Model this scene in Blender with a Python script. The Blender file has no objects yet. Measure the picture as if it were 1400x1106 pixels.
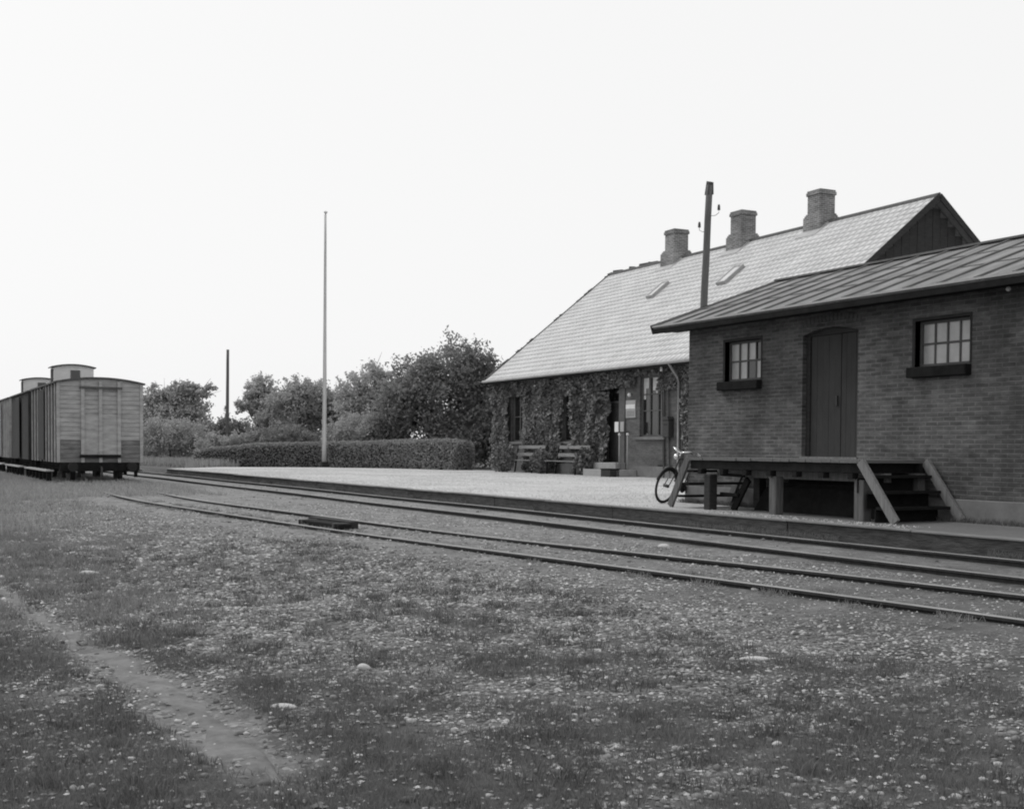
import bpy, math, random
import numpy as np
from mathutils import Vector, Matrix

random.seed(7)
RNG = np.random.default_rng(11)
S = bpy.context.scene
COL = S.collection
R = math.radians

# ------------------------------------------------------------------ camera
cd = bpy.data.cameras.new("camera")
cam = bpy.data.objects.new("camera", cd)
COL.objects.link(cam)
cr = Vector((0.46517629, 0.88519429, 0.00648763))
cu = Vector((-0.03086644, 0.00889529, 0.99948394))
cf = Vector((-0.88467976, 0.46513647, -0.03146068))
M = Matrix((cr, cu, -cf)).transposed().to_4x4()
M.translation = Vector((0, 0, 1.4))
cam.matrix_world = M
cd.sensor_width = 36.0
cd.lens = 36.0 * 1661.7 / 1400.0
cd.shift_y = 112.2 / 1400.0
cd.clip_start = 0.1
cd.clip_end = 4000
S.camera = cam

# ------------------------------------------------------------------ sky and sun (overcast, black-and-white plate)
SUN_ELEV, SUN_AZ = R(48), R(206)      # azimuth measured from +X, counter-clockwise: light comes from the left front
w = bpy.data.worlds.new("World")
S.world = w
w.use_nodes = True
nt = w.node_tree
nt.nodes.clear()
out = nt.nodes.new("ShaderNodeOutputWorld")
bg = nt.nodes.new("ShaderNodeBackground")
sky = nt.nodes.new("ShaderNodeTexSky")
sky.sky_type = 'NISHITA'
sky.sun_disc = False
sky.sun_elevation = SUN_ELEV
sky.sun_rotation = R(90) - SUN_AZ
sky.dust_density = 4.0
bw = nt.nodes.new("ShaderNodeRGBToBW")
mx = nt.nodes.new("ShaderNodeMix")
mx.data_type = 'FLOAT'
mx.inputs['Factor'].default_value = 0.9       # a closed, even cloud deck over the clear sky
mx.inputs['B'].default_value = 9.9
nt.links.new(sky.outputs[0], bw.inputs[0])
nt.links.new(bw.outputs[0], mx.inputs['A'])
nt.links.new(mx.outputs[0], bg.inputs['Color'])
bg.inputs['Strength'].default_value = 0.1
nt.links.new(bg.outputs[0], out.inputs[0])

sl = bpy.data.lights.new("sun", 'SUN')
sl.energy = 1.4
sl.angle = R(18)
sl.color = (1, 1, 1)
so = bpy.data.objects.new("sun", sl)
COL.objects.link(so)
sd = Vector((math.cos(SUN_ELEV) * math.cos(SUN_AZ), math.cos(SUN_ELEV) * math.sin(SUN_AZ), math.sin(SUN_ELEV)))
so.rotation_euler = sd.to_track_quat('Z', 'Y').to_euler()
so.location = (-20, -20, 40)

S.view_settings.view_transform = 'Standard'
S.view_settings.look = 'None'
S.view_settings.exposure = 0.0
S.view_settings.gamma = 1.0
S.cycles.max_bounces = 6
S.cycles.diffuse_bounces = 3
S.cycles.filter_width = 2.0

PZ = 0.354            # platform height
RT = 0.192            # rail top
GZ = 0.085            # gravel beside the rails

# ------------------------------------------------------------------ materials (all grey: the photograph is black and white)
MATS = {}
def g4(v):
    return (v, v, v, 1)

def mat(name, lo, hi, scale=6.0, rough=0.85, bump=0.0, detail=6.0, stretch=(1, 1, 1), spec=0.3, metal=0.0, bscale=None, coord='Object', contrast=(0.3, 0.7)):
    if name in MATS:
        return MATS[name]
    m = bpy.data.materials.new(name)
    m.use_nodes = True
    n = m.node_tree.nodes
    l = m.node_tree.links
    b = n['Principled BSDF']
    tc = n.new("ShaderNodeTexCoord")
    mp = n.new("ShaderNodeMapping")
    mp.inputs['Scale'].default_value = stretch
    l.new(tc.outputs[coord], mp.inputs[0])
    no = n.new("ShaderNodeTexNoise")
    no.inputs['Scale'].default_value = scale
    no.inputs['Detail'].default_value = detail
    no.inputs['Roughness'].default_value = 0.65
    l.new(mp.outputs[0], no.inputs['Vector'])
    rp = n.new("ShaderNodeValToRGB")
    rp.color_ramp.elements[0].position = contrast[0]
    rp.color_ramp.elements[1].position = contrast[1]
    rp.color_ramp.elements[0].color = g4(lo)
    rp.color_ramp.elements[1].color = g4(hi)
    l.new(no.outputs['Fac'], rp.inputs[0])
    l.new(rp.outputs[0], b.inputs['Base Color'])
    b.inputs['Roughness'].default_value = rough
    b.inputs['Specular IOR Level'].default_value = spec
    b.inputs['Metallic'].default_value = metal
    if bump:
        nb = n.new("ShaderNodeTexNoise")
        nb.inputs['Scale'].default_value = bscale or scale * 3
        nb.inputs['Detail'].default_value = 5
        l.new(mp.outputs[0], nb.inputs['Vector'])
        bp = n.new("ShaderNodeBump")
        bp.inputs['Strength'].default_value = bump
        bp.inputs['Distance'].default_value = 0.02
        l.new(nb.outputs['Fac'], bp.inputs['Height'])
        l.new(bp.outputs[0], b.inputs['Normal'])
    MATS[name] = m
    return m

def brick_mat(name, c1, c2, mortar, bw_=0.24, bh=0.075, msize=0.010, stain=0.35, mapping='wall'):
    m = bpy.data.materials.new(name)
    m.use_nodes = True
    n = m.node_tree.nodes
    l = m.node_tree.links
    b = n['Principled BSDF']
    tc = n.new("ShaderNodeTexCoord")
    sp = n.new("ShaderNodeSeparateXYZ")
    l.new(tc.outputs['Object'], sp.inputs[0])
    ad = n.new("ShaderNodeMath")
    ad.operation = 'ADD'
    l.new(sp.outputs['X'], ad.inputs[0])
    l.new(sp.outputs['Y'], ad.inputs[1])
    cb = n.new("ShaderNodeCombineXYZ")
    l.new(ad.outputs[0], cb.inputs['X'])
    l.new(sp.outputs['Z'], cb.inputs['Y'])
    br = n.new("ShaderNodeTexBrick")
    br.inputs['Color1'].default_value = g4(c1)
    br.inputs['Color2'].default_value = g4(c2)
    br.inputs['Mortar'].default_value = g4(mortar)
    br.inputs['Scale'].default_value = 1.0
    br.inputs['Mortar Size'].default_value = msize
    br.inputs['Mortar Smooth'].default_value = 0.4
    br.inputs['Brick Width'].default_value = bw_
    br.inputs['Row Height'].default_value = bh
    l.new(cb.outputs[0], br.inputs['Vector'])
    # weathering: streaks along the courses and broad patches
    mp = n.new("ShaderNodeMapping")
    mp.inputs['Scale'].default_value = (2.2, 2.2, 7.0)
    l.new(tc.outputs['Object'], mp.inputs[0])
    n1 = n.new("ShaderNodeTexNoise")
    n1.inputs['Scale'].default_value = 1.6
    n1.inputs['Detail'].default_value = 8
    n1.inputs['Roughness'].default_value = 0.7
    l.new(mp.outputs[0], n1.inputs['Vector'])
    n2 = n.new("ShaderNodeTexNoise")
    n2.inputs['Scale'].default_value = 0.7
    n2.inputs['Detail'].default_value = 5
    l.new(tc.outputs['Object'], n2.inputs['Vector'])
    ma = n.new("ShaderNodeMath")
    ma.operation = 'MULTIPLY'
    l.new(n1.outputs['Fac'], ma.inputs[0])
    l.new(n2.outputs['Fac'], ma.inputs[1])
    mr = n.new("ShaderNodeMapRange")
    mr.inputs['From Min'].default_value = 0.16
    mr.inputs['From Max'].default_value = 0.35
    mr.inputs['To Min'].default_value = 1 - stain
    mr.inputs['To Max'].default_value = 1 + stain * 1.3
    l.new(ma.outputs[0], mr.inputs['Value'])
    mm = n.new("ShaderNodeMix")
    mm.data_type = 'RGBA'
    mm.blend_type = 'MULTIPLY'
    mm.inputs['Factor'].default_value = 1.0
    l.new(br.outputs['Color'], mm.inputs['A'])
    l.new(mr.outputs[0], mm.inputs['B'])
    l.new(mm.outputs['Result'], b.inputs['Base Color'])
    b.inputs['Roughness'].default_value = 0.9
    b.inputs['Specular IOR Level'].default_value = 0.2
    bp = n.new("ShaderNodeBump")
    bp.inputs['Strength'].default_value = 0.7
    bp.inputs['Distance'].default_value = 0.012
    bp.invert = True
    l.new(br.outputs['Fac'], bp.inputs['Height'])
    l.new(bp.outputs[0], b.inputs['Normal'])
    MATS[name] = m
    return m

shed_brick = brick_mat("shed_brick", 0.068, 0.108, 0.132, bw_=0.235, bh=0.068, msize=0.011, stain=0.42)
station_brick = brick_mat("station_brick", 0.09, 0.12, 0.13, bh=0.066, stain=0.3)
chimney_brick = brick_mat("chimney_brick", 0.13, 0.21, 0.38, stain=0.3)
plaster = mat("plinth_cement", 0.13, 0.2, 3, bump=0.3)
tar = mat("tarred_wood", 0.009, 0.02, 5, spec=0.12, rough=0.9, bump=0.3)
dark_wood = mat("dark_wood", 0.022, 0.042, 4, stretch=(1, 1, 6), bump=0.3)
old_wood = mat("weathered_wood", 0.13, 0.25, 4, stretch=(6, 6, 0.7), bump=0.4)
post_wood = mat("post_wood", 0.07, 0.15, 4, stretch=(6, 6, 0.7), bump=0.4)
deck_wood = mat("deck_wood", 0.10, 0.17, 5, stretch=(6, 0.7, 6), bump=0.4)
pale_wood = mat("pale_wood", 0.13, 0.27, 5, stretch=(0.7, 6, 6), bump=0.2)
door_paint = mat("door_paint", 0.035, 0.055, 2.5, stretch=(1, 1, 0.5), bump=0.15)
white_paint = mat("white_paint", 0.62, 0.75, 4)
cream_paint = mat("cream_paint", 0.3, 0.4, 4)
frame_paint = mat("frame_paint", 0.08, 0.12, 4)
iron = mat("dark_iron", 0.02, 0.04, 8, rough=0.6, spec=0.5)
black_rubber = mat("black_rubber", 0.012, 0.02, 20, rough=0.7)
chrome = mat("bright_metal", 0.6, 0.7, 8, rough=0.25, metal=0.9, spec=0.6)
rail_side = mat("rust_rail", 0.02, 0.05, 12, rough=0.9, bump=0.2)
rail_head = mat("rail_head", 0.17, 0.30, 3, rough=0.5, spec=0.5, stretch=(0.3, 1, 1))
slate = mat("slate", 0.42, 0.56, 3.0, rough=0.55, spec=0.4, bump=0.15, bscale=30)
slate_edge = mat("slate_edge", 0.12, 0.18, 3.0, rough=0.8)
tile_dark = mat("tile_dark", 0.06, 0.11, 6, bump=0.3)
roof_felt = mat("roof_felt", 0.085, 0.27, 1.6, rough=0.7, bump=0.25, detail=8, stretch=(2.5, 0.5, 1), bscale=12)
felt_batten = mat("felt_batten", 0.09, 0.19, 2, rough=0.8)
zinc = mat("zinc", 0.3, 0.42, 4, rough=0.5, spec=0.4)
pipe_grey = mat("pipe_grey", 0.22, 0.3, 4, rough=0.6)
curtain = mat("net_curtain", 0.4, 0.6, 9)
concrete = mat("concrete", 0.26, 0.36, 4, bump=0.3)
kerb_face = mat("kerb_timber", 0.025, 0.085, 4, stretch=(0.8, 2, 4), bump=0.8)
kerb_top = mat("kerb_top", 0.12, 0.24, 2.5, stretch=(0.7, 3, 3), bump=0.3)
bark = mat("bark", 0.04, 0.08, 8, bump=0.5)
pole_wood = mat("pole_wood", 0.09, 0.14, 6, stretch=(6, 6, 0.4), bump=0.3)
porcelain = mat("porcelain", 0.6, 0.75, 5, rough=0.3)
pebble = mat("pebble", 0.22, 0.44, 2.0, bump=0.2)
stone_pale = mat("stone_pale", 0.4, 0.55, 6, bump=0.3)
wag_light = mat("wagon_light", 0.25, 0.46, 2.6, bump=0.2, stretch=(0.8, 0.8, 3), detail=10)
wag_low = mat("wagon_low", 0.10, 0.24, 3, bump=0.2, stretch=(1, 1, 4))
wag_dark = mat("wagon_dark", 0.02, 0.045, 3, bump=0.2, stretch=(4, 4, 1))
wag_strip = mat("wagon_strip", 0.28, 0.55, 3)
wag_roof = mat("wagon_roof", 0.07, 0.11, 3)
cabin_paint = mat("cabin_paint", 0.55, 0.68, 3)

def leaf_mat(name, lo, hi, trans=0.25, rough=0.6):
    m = bpy.data.materials.new(name)
    m.use_nodes = True
    n = m.node_tree.nodes
    l = m.node_tree.links
    b = n['Principled BSDF']
    ge = n.new("ShaderNodeNewGeometry")
    tc = n.new("ShaderNodeTexCoord")
    no = n.new("ShaderNodeTexNoise")
    no.inputs['Scale'].default_value = 1.3
    no.inputs['Detail'].default_value = 4
    l.new(tc.outputs['Object'], no.inputs['Vector'])
    av = n.new("ShaderNodeMath")
    av.operation = 'MULTIPLY_ADD'
    l.new(ge.outputs['Random Per Island'], av.inputs[0])
    av.inputs[1].default_value = 0.6
    sc = n.new("ShaderNodeMath")
    sc.operation = 'MULTIPLY'
    sc.inputs[1].default_value = 0.5
    l.new(no.outputs['Fac'], sc.inputs[0])
    l.new(sc.outputs[0], av.inputs[2])
    rp = n.new("ShaderNodeValToRGB")
    rp.color_ramp.elements[0].color = g4(lo)
    rp.color_ramp.elements[1].color = g4(hi)
    l.new(av.outputs[0], rp.inputs[0])
    l.new(rp.outputs[0], b.inputs['Base Color'])
    b.inputs['Roughness'].default_value = rough
    b.inputs['Specular IOR Level'].default_value = 0.35
    tr = n.new("ShaderNodeBsdfTranslucent")
    l.new(rp.outputs[0], tr.inputs['Color'])
    ms = n.new("ShaderNodeMixShader")
    ms.inputs[0].default_value = trans
    l.new(b.outputs[0], ms.inputs[1])
    l.new(tr.outputs[0], ms.inputs[2])
    l.new(ms.outputs[0], n['Material Output'].inputs['Surface'])
    MATS[name] = m
    return m

leaf_dark = leaf_mat("leaf_dark", 0.13, 0.36, trans=0.4)
leaf_mid = leaf_mat("leaf_mid", 0.26, 0.52, trans=0.4)
leaf_light = leaf_mat("leaf_light", 0.30, 0.56, trans=0.4)
leaf_hedge = leaf_mat("leaf_hedge", 0.17, 0.40, trans=0.3)
leaf_ivy = leaf_mat("leaf_ivy", 0.04, 0.25, trans=0.15, rough=0.5)
grass_m = leaf_mat("grass_blades", 0.08, 0.22, trans=0.3)
grass_far = leaf_mat("grass_far", 0.20, 0.42, trans=0.3)
grass_mid = leaf_mat("grass_mid", 0.13, 0.32, trans=0.3)

def glass_mat(name, base, rough=0.12, spec=0.8):
    m = mat(name, base * 0.8, base * 1.2, 3, rough=rough, spec=spec)
    return m
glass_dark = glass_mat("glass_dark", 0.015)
glass_sky = glass_mat("glass_sky_reflected", 0.40, 0.3)  # pale base colour stands in for sky reflected in the panes
glass_roof = glass_mat("glass_roof", 0.5, 0.2)

# ------------------------------------------------------------------ mesh helpers
class MB:
    def __init__(s):
        s.v = []
        s.f = []
        s.mi = []
    def quad(s, pts, mi=0):
        b = len(s.v)
        s.v += [tuple(p) for p in pts]
        s.f.append(tuple(range(b, b + len(pts))))
        s.mi.append(mi)
        return s
    def box(s, x0, x1, y0, y1, z0, z1, mi=0):
        b = len(s.v)
        s.v += [(x0, y0, z0), (x1, y0, z0), (x1, y1, z0), (x0, y1, z0), (x0, y0, z1), (x1, y0, z1), (x1, y1, z1), (x0, y1, z1)]
        for f in ((0, 3, 2, 1), (4, 5, 6, 7), (0, 1, 5, 4), (1, 2, 6, 5), (2, 3, 7, 6), (3, 0, 4, 7)):
            s.f.append(tuple(b + i for i in f))
            s.mi.append(mi)
        return s
    def hexa(s, p, mi=0):        # 8 points: bottom ring 0-3, top ring 4-7
        b = len(s.v)
        s.v += [tuple(q) for q in p]
        for f in ((0, 3, 2, 1), (4, 5, 6, 7), (0, 1, 5, 4), (1, 2, 6, 5), (2, 3, 7, 6), (3, 0, 4, 7)):
            s.f.append(tuple(b + i for i in f))
            s.mi.append(mi)
        return s
    def beam(s, a, b_, w_, h_, up=(0, 0, 1), mi=0):     # a bar from a to b, width w (sideways), height h (along up)
        a = Vector(a); b_ = Vector(b_)
        d = (b_ - a).normalized()
        sd_ = d.cross(Vector(up)).normalized() * w_ / 2
        u = sd_.cross(d).normalized() * h_ / 2
        s.hexa([a - sd_ - u, a + sd_ - u, b_ + sd_ - u, b_ - sd_ - u, a - sd_ + u, a + sd_ + u, b_ + sd_ + u, b_ - sd_ + u], mi)
        return s
    def tube(s, pts, rad, n=10, mi=0, cap=True):
        pts = [Vector(p) for p in pts]
        if not hasattr(rad, '__len__'):
            rad = [rad] * len(pts)
        b = len(s.v)
        ref = Vector((0, 0, 1))
        for i, p in enumerate(pts):
            d = (pts[min(i + 1, len(pts) - 1)] - pts[max(i - 1, 0)]).normalized()
            r_ = ref if abs(d.dot(ref)) < 0.95 else Vector((1, 0, 0))
            a = d.cross(r_).normalized()
            c = d.cross(a).normalized()
            for k in range(n):
                t = 2 * math.pi * k / n
                s.v.append(tuple(p + (a * math.cos(t) + c * math.sin(t)) * rad[i]))
        for i in range(len(pts) - 1):
            for k in range(n):
                k2 = (k + 1) % n
                s.f.append((b + i * n + k, b + i * n + k2, b + (i + 1) * n + k2, b + (i + 1) * n + k))
                s.mi.append(mi)
        if cap:
            s.f.append(tuple(b + k for k in range(n))); s.mi.append(mi)
            s.f.append(tuple(b + (len(pts) - 1) * n + k for k in range(n - 1, -1, -1))); s.mi.append(mi)
        return s
    def torus(s, c, ax1, ax2, R_, r_, n=36, k=8, mi=0):
        c = Vector(c); a1 = Vector(ax1).normalized(); a2 = Vector(ax2).normalized()
        nn = a1.cross(a2)
        b = len(s.v)
        for i in range(n):
            t = 2 * math.pi * i / n
            d = a1 * math.cos(t) + a2 * math.sin(t)
            for j in range(k):
                u = 2 * math.pi * j / k
                s.v.append(tuple(c + d * (R_ + r_ * math.cos(u)) + nn * r_ * math.sin(u)))
        for i in range(n):
            for j in range(k):
                i2 = (i + 1) % n; j2 = (j + 1) % k
                s.f.append((b + i * k + j, b + i2 * k + j, b + i2 * k + j2, b + i * k + j2)); s.mi.append(mi)
        return s
    def disc(s, c, ax1, ax2, R_, th, n=28, mi=0):      # thick disc
        c = Vector(c); a1 = Vector(ax1).normalized(); a2 = Vector(ax2).normalized()
        nn = a1.cross(a2) * th / 2
        s.tube([c - nn, c + nn], R_, n, mi)
        return s
    def ball(s, c, r_, n=10, m=7, sq=(1, 1, 1), mi=0):
        b = len(s.v)
        for i in range(m + 1):
            ph = math.pi * i / m
            for k in range(n):
                t = 2 * math.pi * k / n
                s.v.append((c[0] + r_ * sq[0] * math.sin(ph) * math.cos(t), c[1] + r_ * sq[1] * math.sin(ph) * math.sin(t), c[2] + r_ * sq[2] * math.cos(ph)))
        for i in range(m):
            for k in range(n):
                k2 = (k + 1) % n
                s.f.append((b + i * n + k, b + (i + 1) * n + k, b + (i + 1) * n + k2, b + i * n + k2)); s.mi.append(mi)
        return s
    def prism(s, poly, d0, d1, axis='y', mi=0):        # polygon in (u, z), swept along the axis
        b = len(s.v)
        n = len(poly)
        for d in (d0, d1):
            for (u, z) in poly:
                s.v.append((u, d, z) if axis == 'y' else (d, u, z))
        s.f.append(tuple(b + i for i in range(n))); s.mi.append(mi)
        s.f.append(tuple(b + n + i for i in range(n - 1, -1, -1))); s.mi.append(mi)
        for i in range(n):
            j = (i + 1) % n
            s.f.append((b + i, b + n + i, b + n + j, b + j)); s.mi.append(mi)
        return s
    def build(s, name, m, parent=None, off=(0, 0, 0), smooth=False, bevel=0.0):
        me = bpy.data.meshes.new(name)
        ox, oy, oz = off
        me.from_pydata([(x - ox, y - oy, z - oz) for (x, y, z) in s.v], [], s.f)
        ms = m if isinstance(m, (list, tuple)) else [m]
        for q in ms:
            me.materials.append(q)
        if len(ms) > 1:
            me.polygons.foreach_set('material_index', s.mi)
        import bmesh
        bm = bmesh.new(); bm.from_mesh(me)
        bmesh.ops.recalc_face_normals(bm, faces=bm.faces)
        bm.to_mesh(me); bm.free()
        if smooth:
            me.polygons.foreach_set('use_smooth', [True] * len(me.polygons))
        me.update()
        o = bpy.data.objects.new(name, me)
        COL.objects.link(o)
        if parent:
            o.parent = parent
        elif any(off):
            o.location = off
        if bevel:
            md = o.modifiers.new("bevel", 'BEVEL')
            md.width = bevel
            md.segments = 1
            md.limit_method = 'ANGLE'
        return o

def np_mesh(name, V, F, m, parent=None, loc=(0, 0, 0), smooth=False):
    """V (n,3), F (m,k) arrays"""
    V = np.asarray(V, dtype=np.float32) - np.asarray(loc, dtype=np.float32)
    F = np.asarray(F, dtype=np.int32)
    me = bpy.data.meshes.new(name)
    me.vertices.add(len(V)); me.vertices.foreach_set('co', V.ravel())
    k = F.shape[1]
    me.loops.add(F.size); me.loops.foreach_set('vertex_index', F.ravel())
    me.polygons.add(len(F))
    me.polygons.foreach_set('loop_start', np.arange(0, F.size, k, dtype=np.int32))
    me.polygons.foreach_set('loop_total', np.full(len(F), k, dtype=np.int32))
    if smooth:
        me.polygons.foreach_set('use_smooth', np.ones(len(F), dtype=bool))
    me.update(calc_edges=True)
    me.validate()
    me.materials.append(m)
    o = bpy.data.objects.new(name, me)
    COL.objects.link(o)
    if parent:
        o.parent = parent
    else:
        o.location = loc
    return o

def tag(o, label=None, cat=None, group=None, kind=None):
    if label: o['label'] = label
    if cat: o['category'] = cat
    if group: o['group'] = group
    if kind: o['kind'] = kind
    return o

def thing(name, label, cat, loc=(0, 0, 0), rz=0.0, group=None):
    o = bpy.data.objects.new(name, None)
    o.empty_display_size = 0.3
    COL.objects.link(o)
    o.location = loc
    o.rotation_euler = (0, 0, rz)
    return tag(o, label, cat, group)

def wall_mb(u0, u1, z0, z1, holes, d0, d1, axis='y'):
    """a wall in the (u, z) plane from depth d0 (outside) to d1, with real rectangular openings"""
    us = sorted({u0, u1, *[h[0] for h in holes], *[h[1] for h in holes]})
    zs = sorted({z0, z1, *[h[2] for h in holes], *[h[3] for h in holes]})
    def P(u, d, z): return (u, d, z) if axis == 'y' else (d, u, z)
    def hole(i, j):
        if i < 0 or j < 0 or i >= len(us) - 1 or j >= len(zs) - 1:
            return True
        cu_, cz = (us[i] + us[i + 1]) / 2, (zs[j] + zs[j + 1]) / 2
        return any(h[0] < cu_ < h[1] and h[2] < cz < h[3] for h in holes)
    mb = MB()
    for i in range(len(us) - 1):
        for j in range(len(zs) - 1):
            if hole(i, j): continue
            a, b, c, d = us[i], us[i + 1], zs[j], zs[j + 1]
            mb.quad([P(a, d0, c), P(b, d0, c), P(b, d0, d), P(a, d0, d)])
            mb.quad([P(a, d1, c), P(a, d1, d), P(b, d1, d), P(b, d1, c)])
            if hole(i - 1, j): mb.quad([P(a, d0, c), P(a, d0, d), P(a, d1, d), P(a, d1, c)])
            if hole(i + 1, j): mb.quad([P(b, d0, c), P(b, d1, c), P(b, d1, d), P(b, d0, d)])
            if hole(i, j - 1): mb.quad([P(a, d0, c), P(a, d1, c), P(b, d1, c), P(b, d0, c)])
            if hole(i, j + 1): mb.quad([P(a, d0, d), P(b, d0, d), P(b, d1, d), P(a, d1, d)])
    # weld
    key = {}; vv = []; ff = []
    for f in mb.f:
        nf = []
        for i in f:
            k = tuple(round(c, 5) for c in mb.v[i])
            if k not in key:
                key[k] = len(vv); vv.append(k)
            nf.append(key[k])
        ff.append(tuple(nf))
    mb.v, mb.f = vv, ff
    return mb

# ------------------------------------------------------------------ value noise for the ground
_perm = np.random.default_rng(5).random((256, 256))
def vnoise(x, y):
    xi = np.floor(x).astype(int); yi = np.floor(y).astype(int)
    fx = x - xi; fy = y - yi
    fx = fx * fx * (3 - 2 * fx); fy = fy * fy * (3 - 2 * fy)
    a = _perm[xi % 256, yi % 256]; b = _perm[(xi + 1) % 256, yi % 256]
    c = _perm[xi % 256, (yi + 1) % 256]; d = _perm[(xi + 1) % 256, (yi + 1) % 256]
    return (a * (1 - fx) + b * fx) * (1 - fy) + (c * (1 - fx) + d * fx) * fy
def fbm(x, y, o=4):
    s = 0; a = 0.5; t = 0
    for i in range(o):
        s = s + a * vnoise(x * 2 ** i + 17 * i, y * 2 ** i + 31 * i); t += a; a *= 0.5
    return s / t
def sstep(a, b, x):
    t = np.clip((x - a) / (b - a), 0, 1)
    return t * t * (3 - 2 * t)

# rails of the siding (measured line), south rail and north rail
R1 = [(-75, 5.56), (-55, 5.55), (-41, 5.52), (-35, 5.36), (-29.2, 5.22), (-23.8, 5.42), (-19.8, 5.72), (-17.5, 5.98), (-13, 6.46), (-11.9, 6.6), (-8.9, 6.95), (-6.6, 7.3), (-4, 7.6), (4, 8.4)]
R2 = [(-75, 6.99), (-55, 6.98), (-41, 6.9), (-35, 6.62), (-28.1, 6.5), (-23.2, 6.74), (-20.4, 6.95), (-15, 7.45), (-13.7, 7.63), (-10.4, 8.1), (-7.7, 8.52), (-4, 8.95), (4, 9.6)]
def smooth_line(pts, x):
    xs = np.array([p[0] for p in pts]); ys = np.array([p[1] for p in pts])
    y = np.interp(x, xs, ys)
    acc = 0
    for d in (-3, -2, -1, 0, 1, 2, 3):
        acc = acc + np.interp(x + d * 0.9, xs, ys)
    return acc / 7
PATH_UP = [(-30, 0.9), (-20, 1.0), (-13.7, 1.16), (-10.4, 1.24), (-8.8, 1.35), (-7.3, 1.6), (-6.3, 1.70), (-5.6, 1.72), (-4.9, 1.66), (-4.3, 1.52), (-3.0, 1.3), (2, 0.6)]
PATH_LO = [(-30, 0.75), (-20, 0.85), (-11.7, 0.97), (-9.7, 1.05), (-7.9, 1.17), (-6.15, 1.22), (-5.2, 1.28), (-4.5, 1.22), (-3.0, 0.9), (2, 0.1)]
def path_mask(X, Y):
    u = np.interp(X, [p[0] for p in PATH_UP], [p[1] for p in PATH_UP])
    l = np.interp(X, [p[0] for p in PATH_LO], [p[1] for p in PATH_LO])
    wob = (fbm(X * 2.2, Y * 2.2, 3) - 0.5) * 0.22
    e = 0.13
    return sstep(l - e, l + e, Y + wob) * (1 - sstep(u - e, u + e, Y + wob)) * (1 - sstep(-5.3, -3.9, X + wob * 5))
def grass_mask(X, Y):
    n = fbm(X * 0.9 + 3, Y * 0.9 + 9, 4)
    n2 = fbm(X * 3.1, Y * 3.1, 3)
    s = smooth_line(R1, X)
    d = s - Y                                  # distance to the siding, towards the camera
    g = 0.02 + 0.22 * sstep(1.0, 3.2, d) + 0.55 * (1 - sstep(1.5, 2.8, Y)) + 0.45 * sstep(-8, -4.5, X) + (n - 0.5) * 0.45 + (n2 - 0.5) * 1.6
    g = g * sstep(0.5, 1.5, d + (n - 0.5) * 1.2)
    far = sstep(13, 26, -X)
    g = g + 0.35 * far * sstep(0.3, 1.5, d)
    g = np.where(Y > 12.0, 0.9, g)
    return np.clip(g, 0, 1) * (1 - path_mask(X, Y))
def ground_z(X, Y):
    n = fbm(X * 0.5, Y * 0.5, 4) - 0.5
    n2 = fbm(X * 4, Y * 4, 3) - 0.5
    s = smooth_line(R1, X)
    off = sstep(0.3, 2.0, s - Y)
    GB = 0.085 + 0.055 * sstep(3.0, 6.0, Y) - 0.022 * sstep(8.6, 9.5, Y)
    z = GB + off * (n * 0.12 + n2 * 0.035 - 0.015) + (1 - off) * n2 * 0.012
    z = z - 0.035 * path_mask(X, Y)
    z = z + 0.10 * sstep(29, 37, -X) * sstep(8.2, 7.2, Y)      # sleepers and rails sink into the grass under the wagons
    z = np.where(Y > 12.1, 0.31, z)
    return z

# ------------------------------------------------------------------ ground
def axis_pts(a, b, near0, near1, fine, growth=1.25):
    p = list(np.arange(near0, near1 + 1e-6, fine))
    s = fine; x = near0
    lo = []
    while x > a:
        s *= growth; x -= s; lo.append(max(x, a))
    s = fine; x = near1; hi = []
    while x < b:
        s *= growth; x += s; hi.append(min(x, b))
    return np.array(lo[::-1] + p + hi)

def grid_mesh(name, xs, ys, zf, m, attrs=None):
    Xg, Yg = np.meshgrid(xs, ys, indexing='ij')
    Zg = zf(Xg, Yg)
    V = np.stack([Xg, Yg, Zg], -1).reshape(-1, 3)
    nx, ny = len(xs), len(ys)
    i, j = np.meshgrid(np.arange(nx - 1), np.arange(ny - 1), indexing='ij')
    a = (i * ny + j).ravel()
    F = np.stack([a, a + ny, a + ny + 1, a + 1], -1)
    o = np_mesh(name, V, F, m, smooth=True)
    if attrs:
        for k, fn in attrs.items():
            at = o.data.attributes.new(k, 'FLOAT', 'POINT')
            at.data.foreach_set('value', fn(Xg, Yg).ravel().astype(np.float32))
    return o

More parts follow.
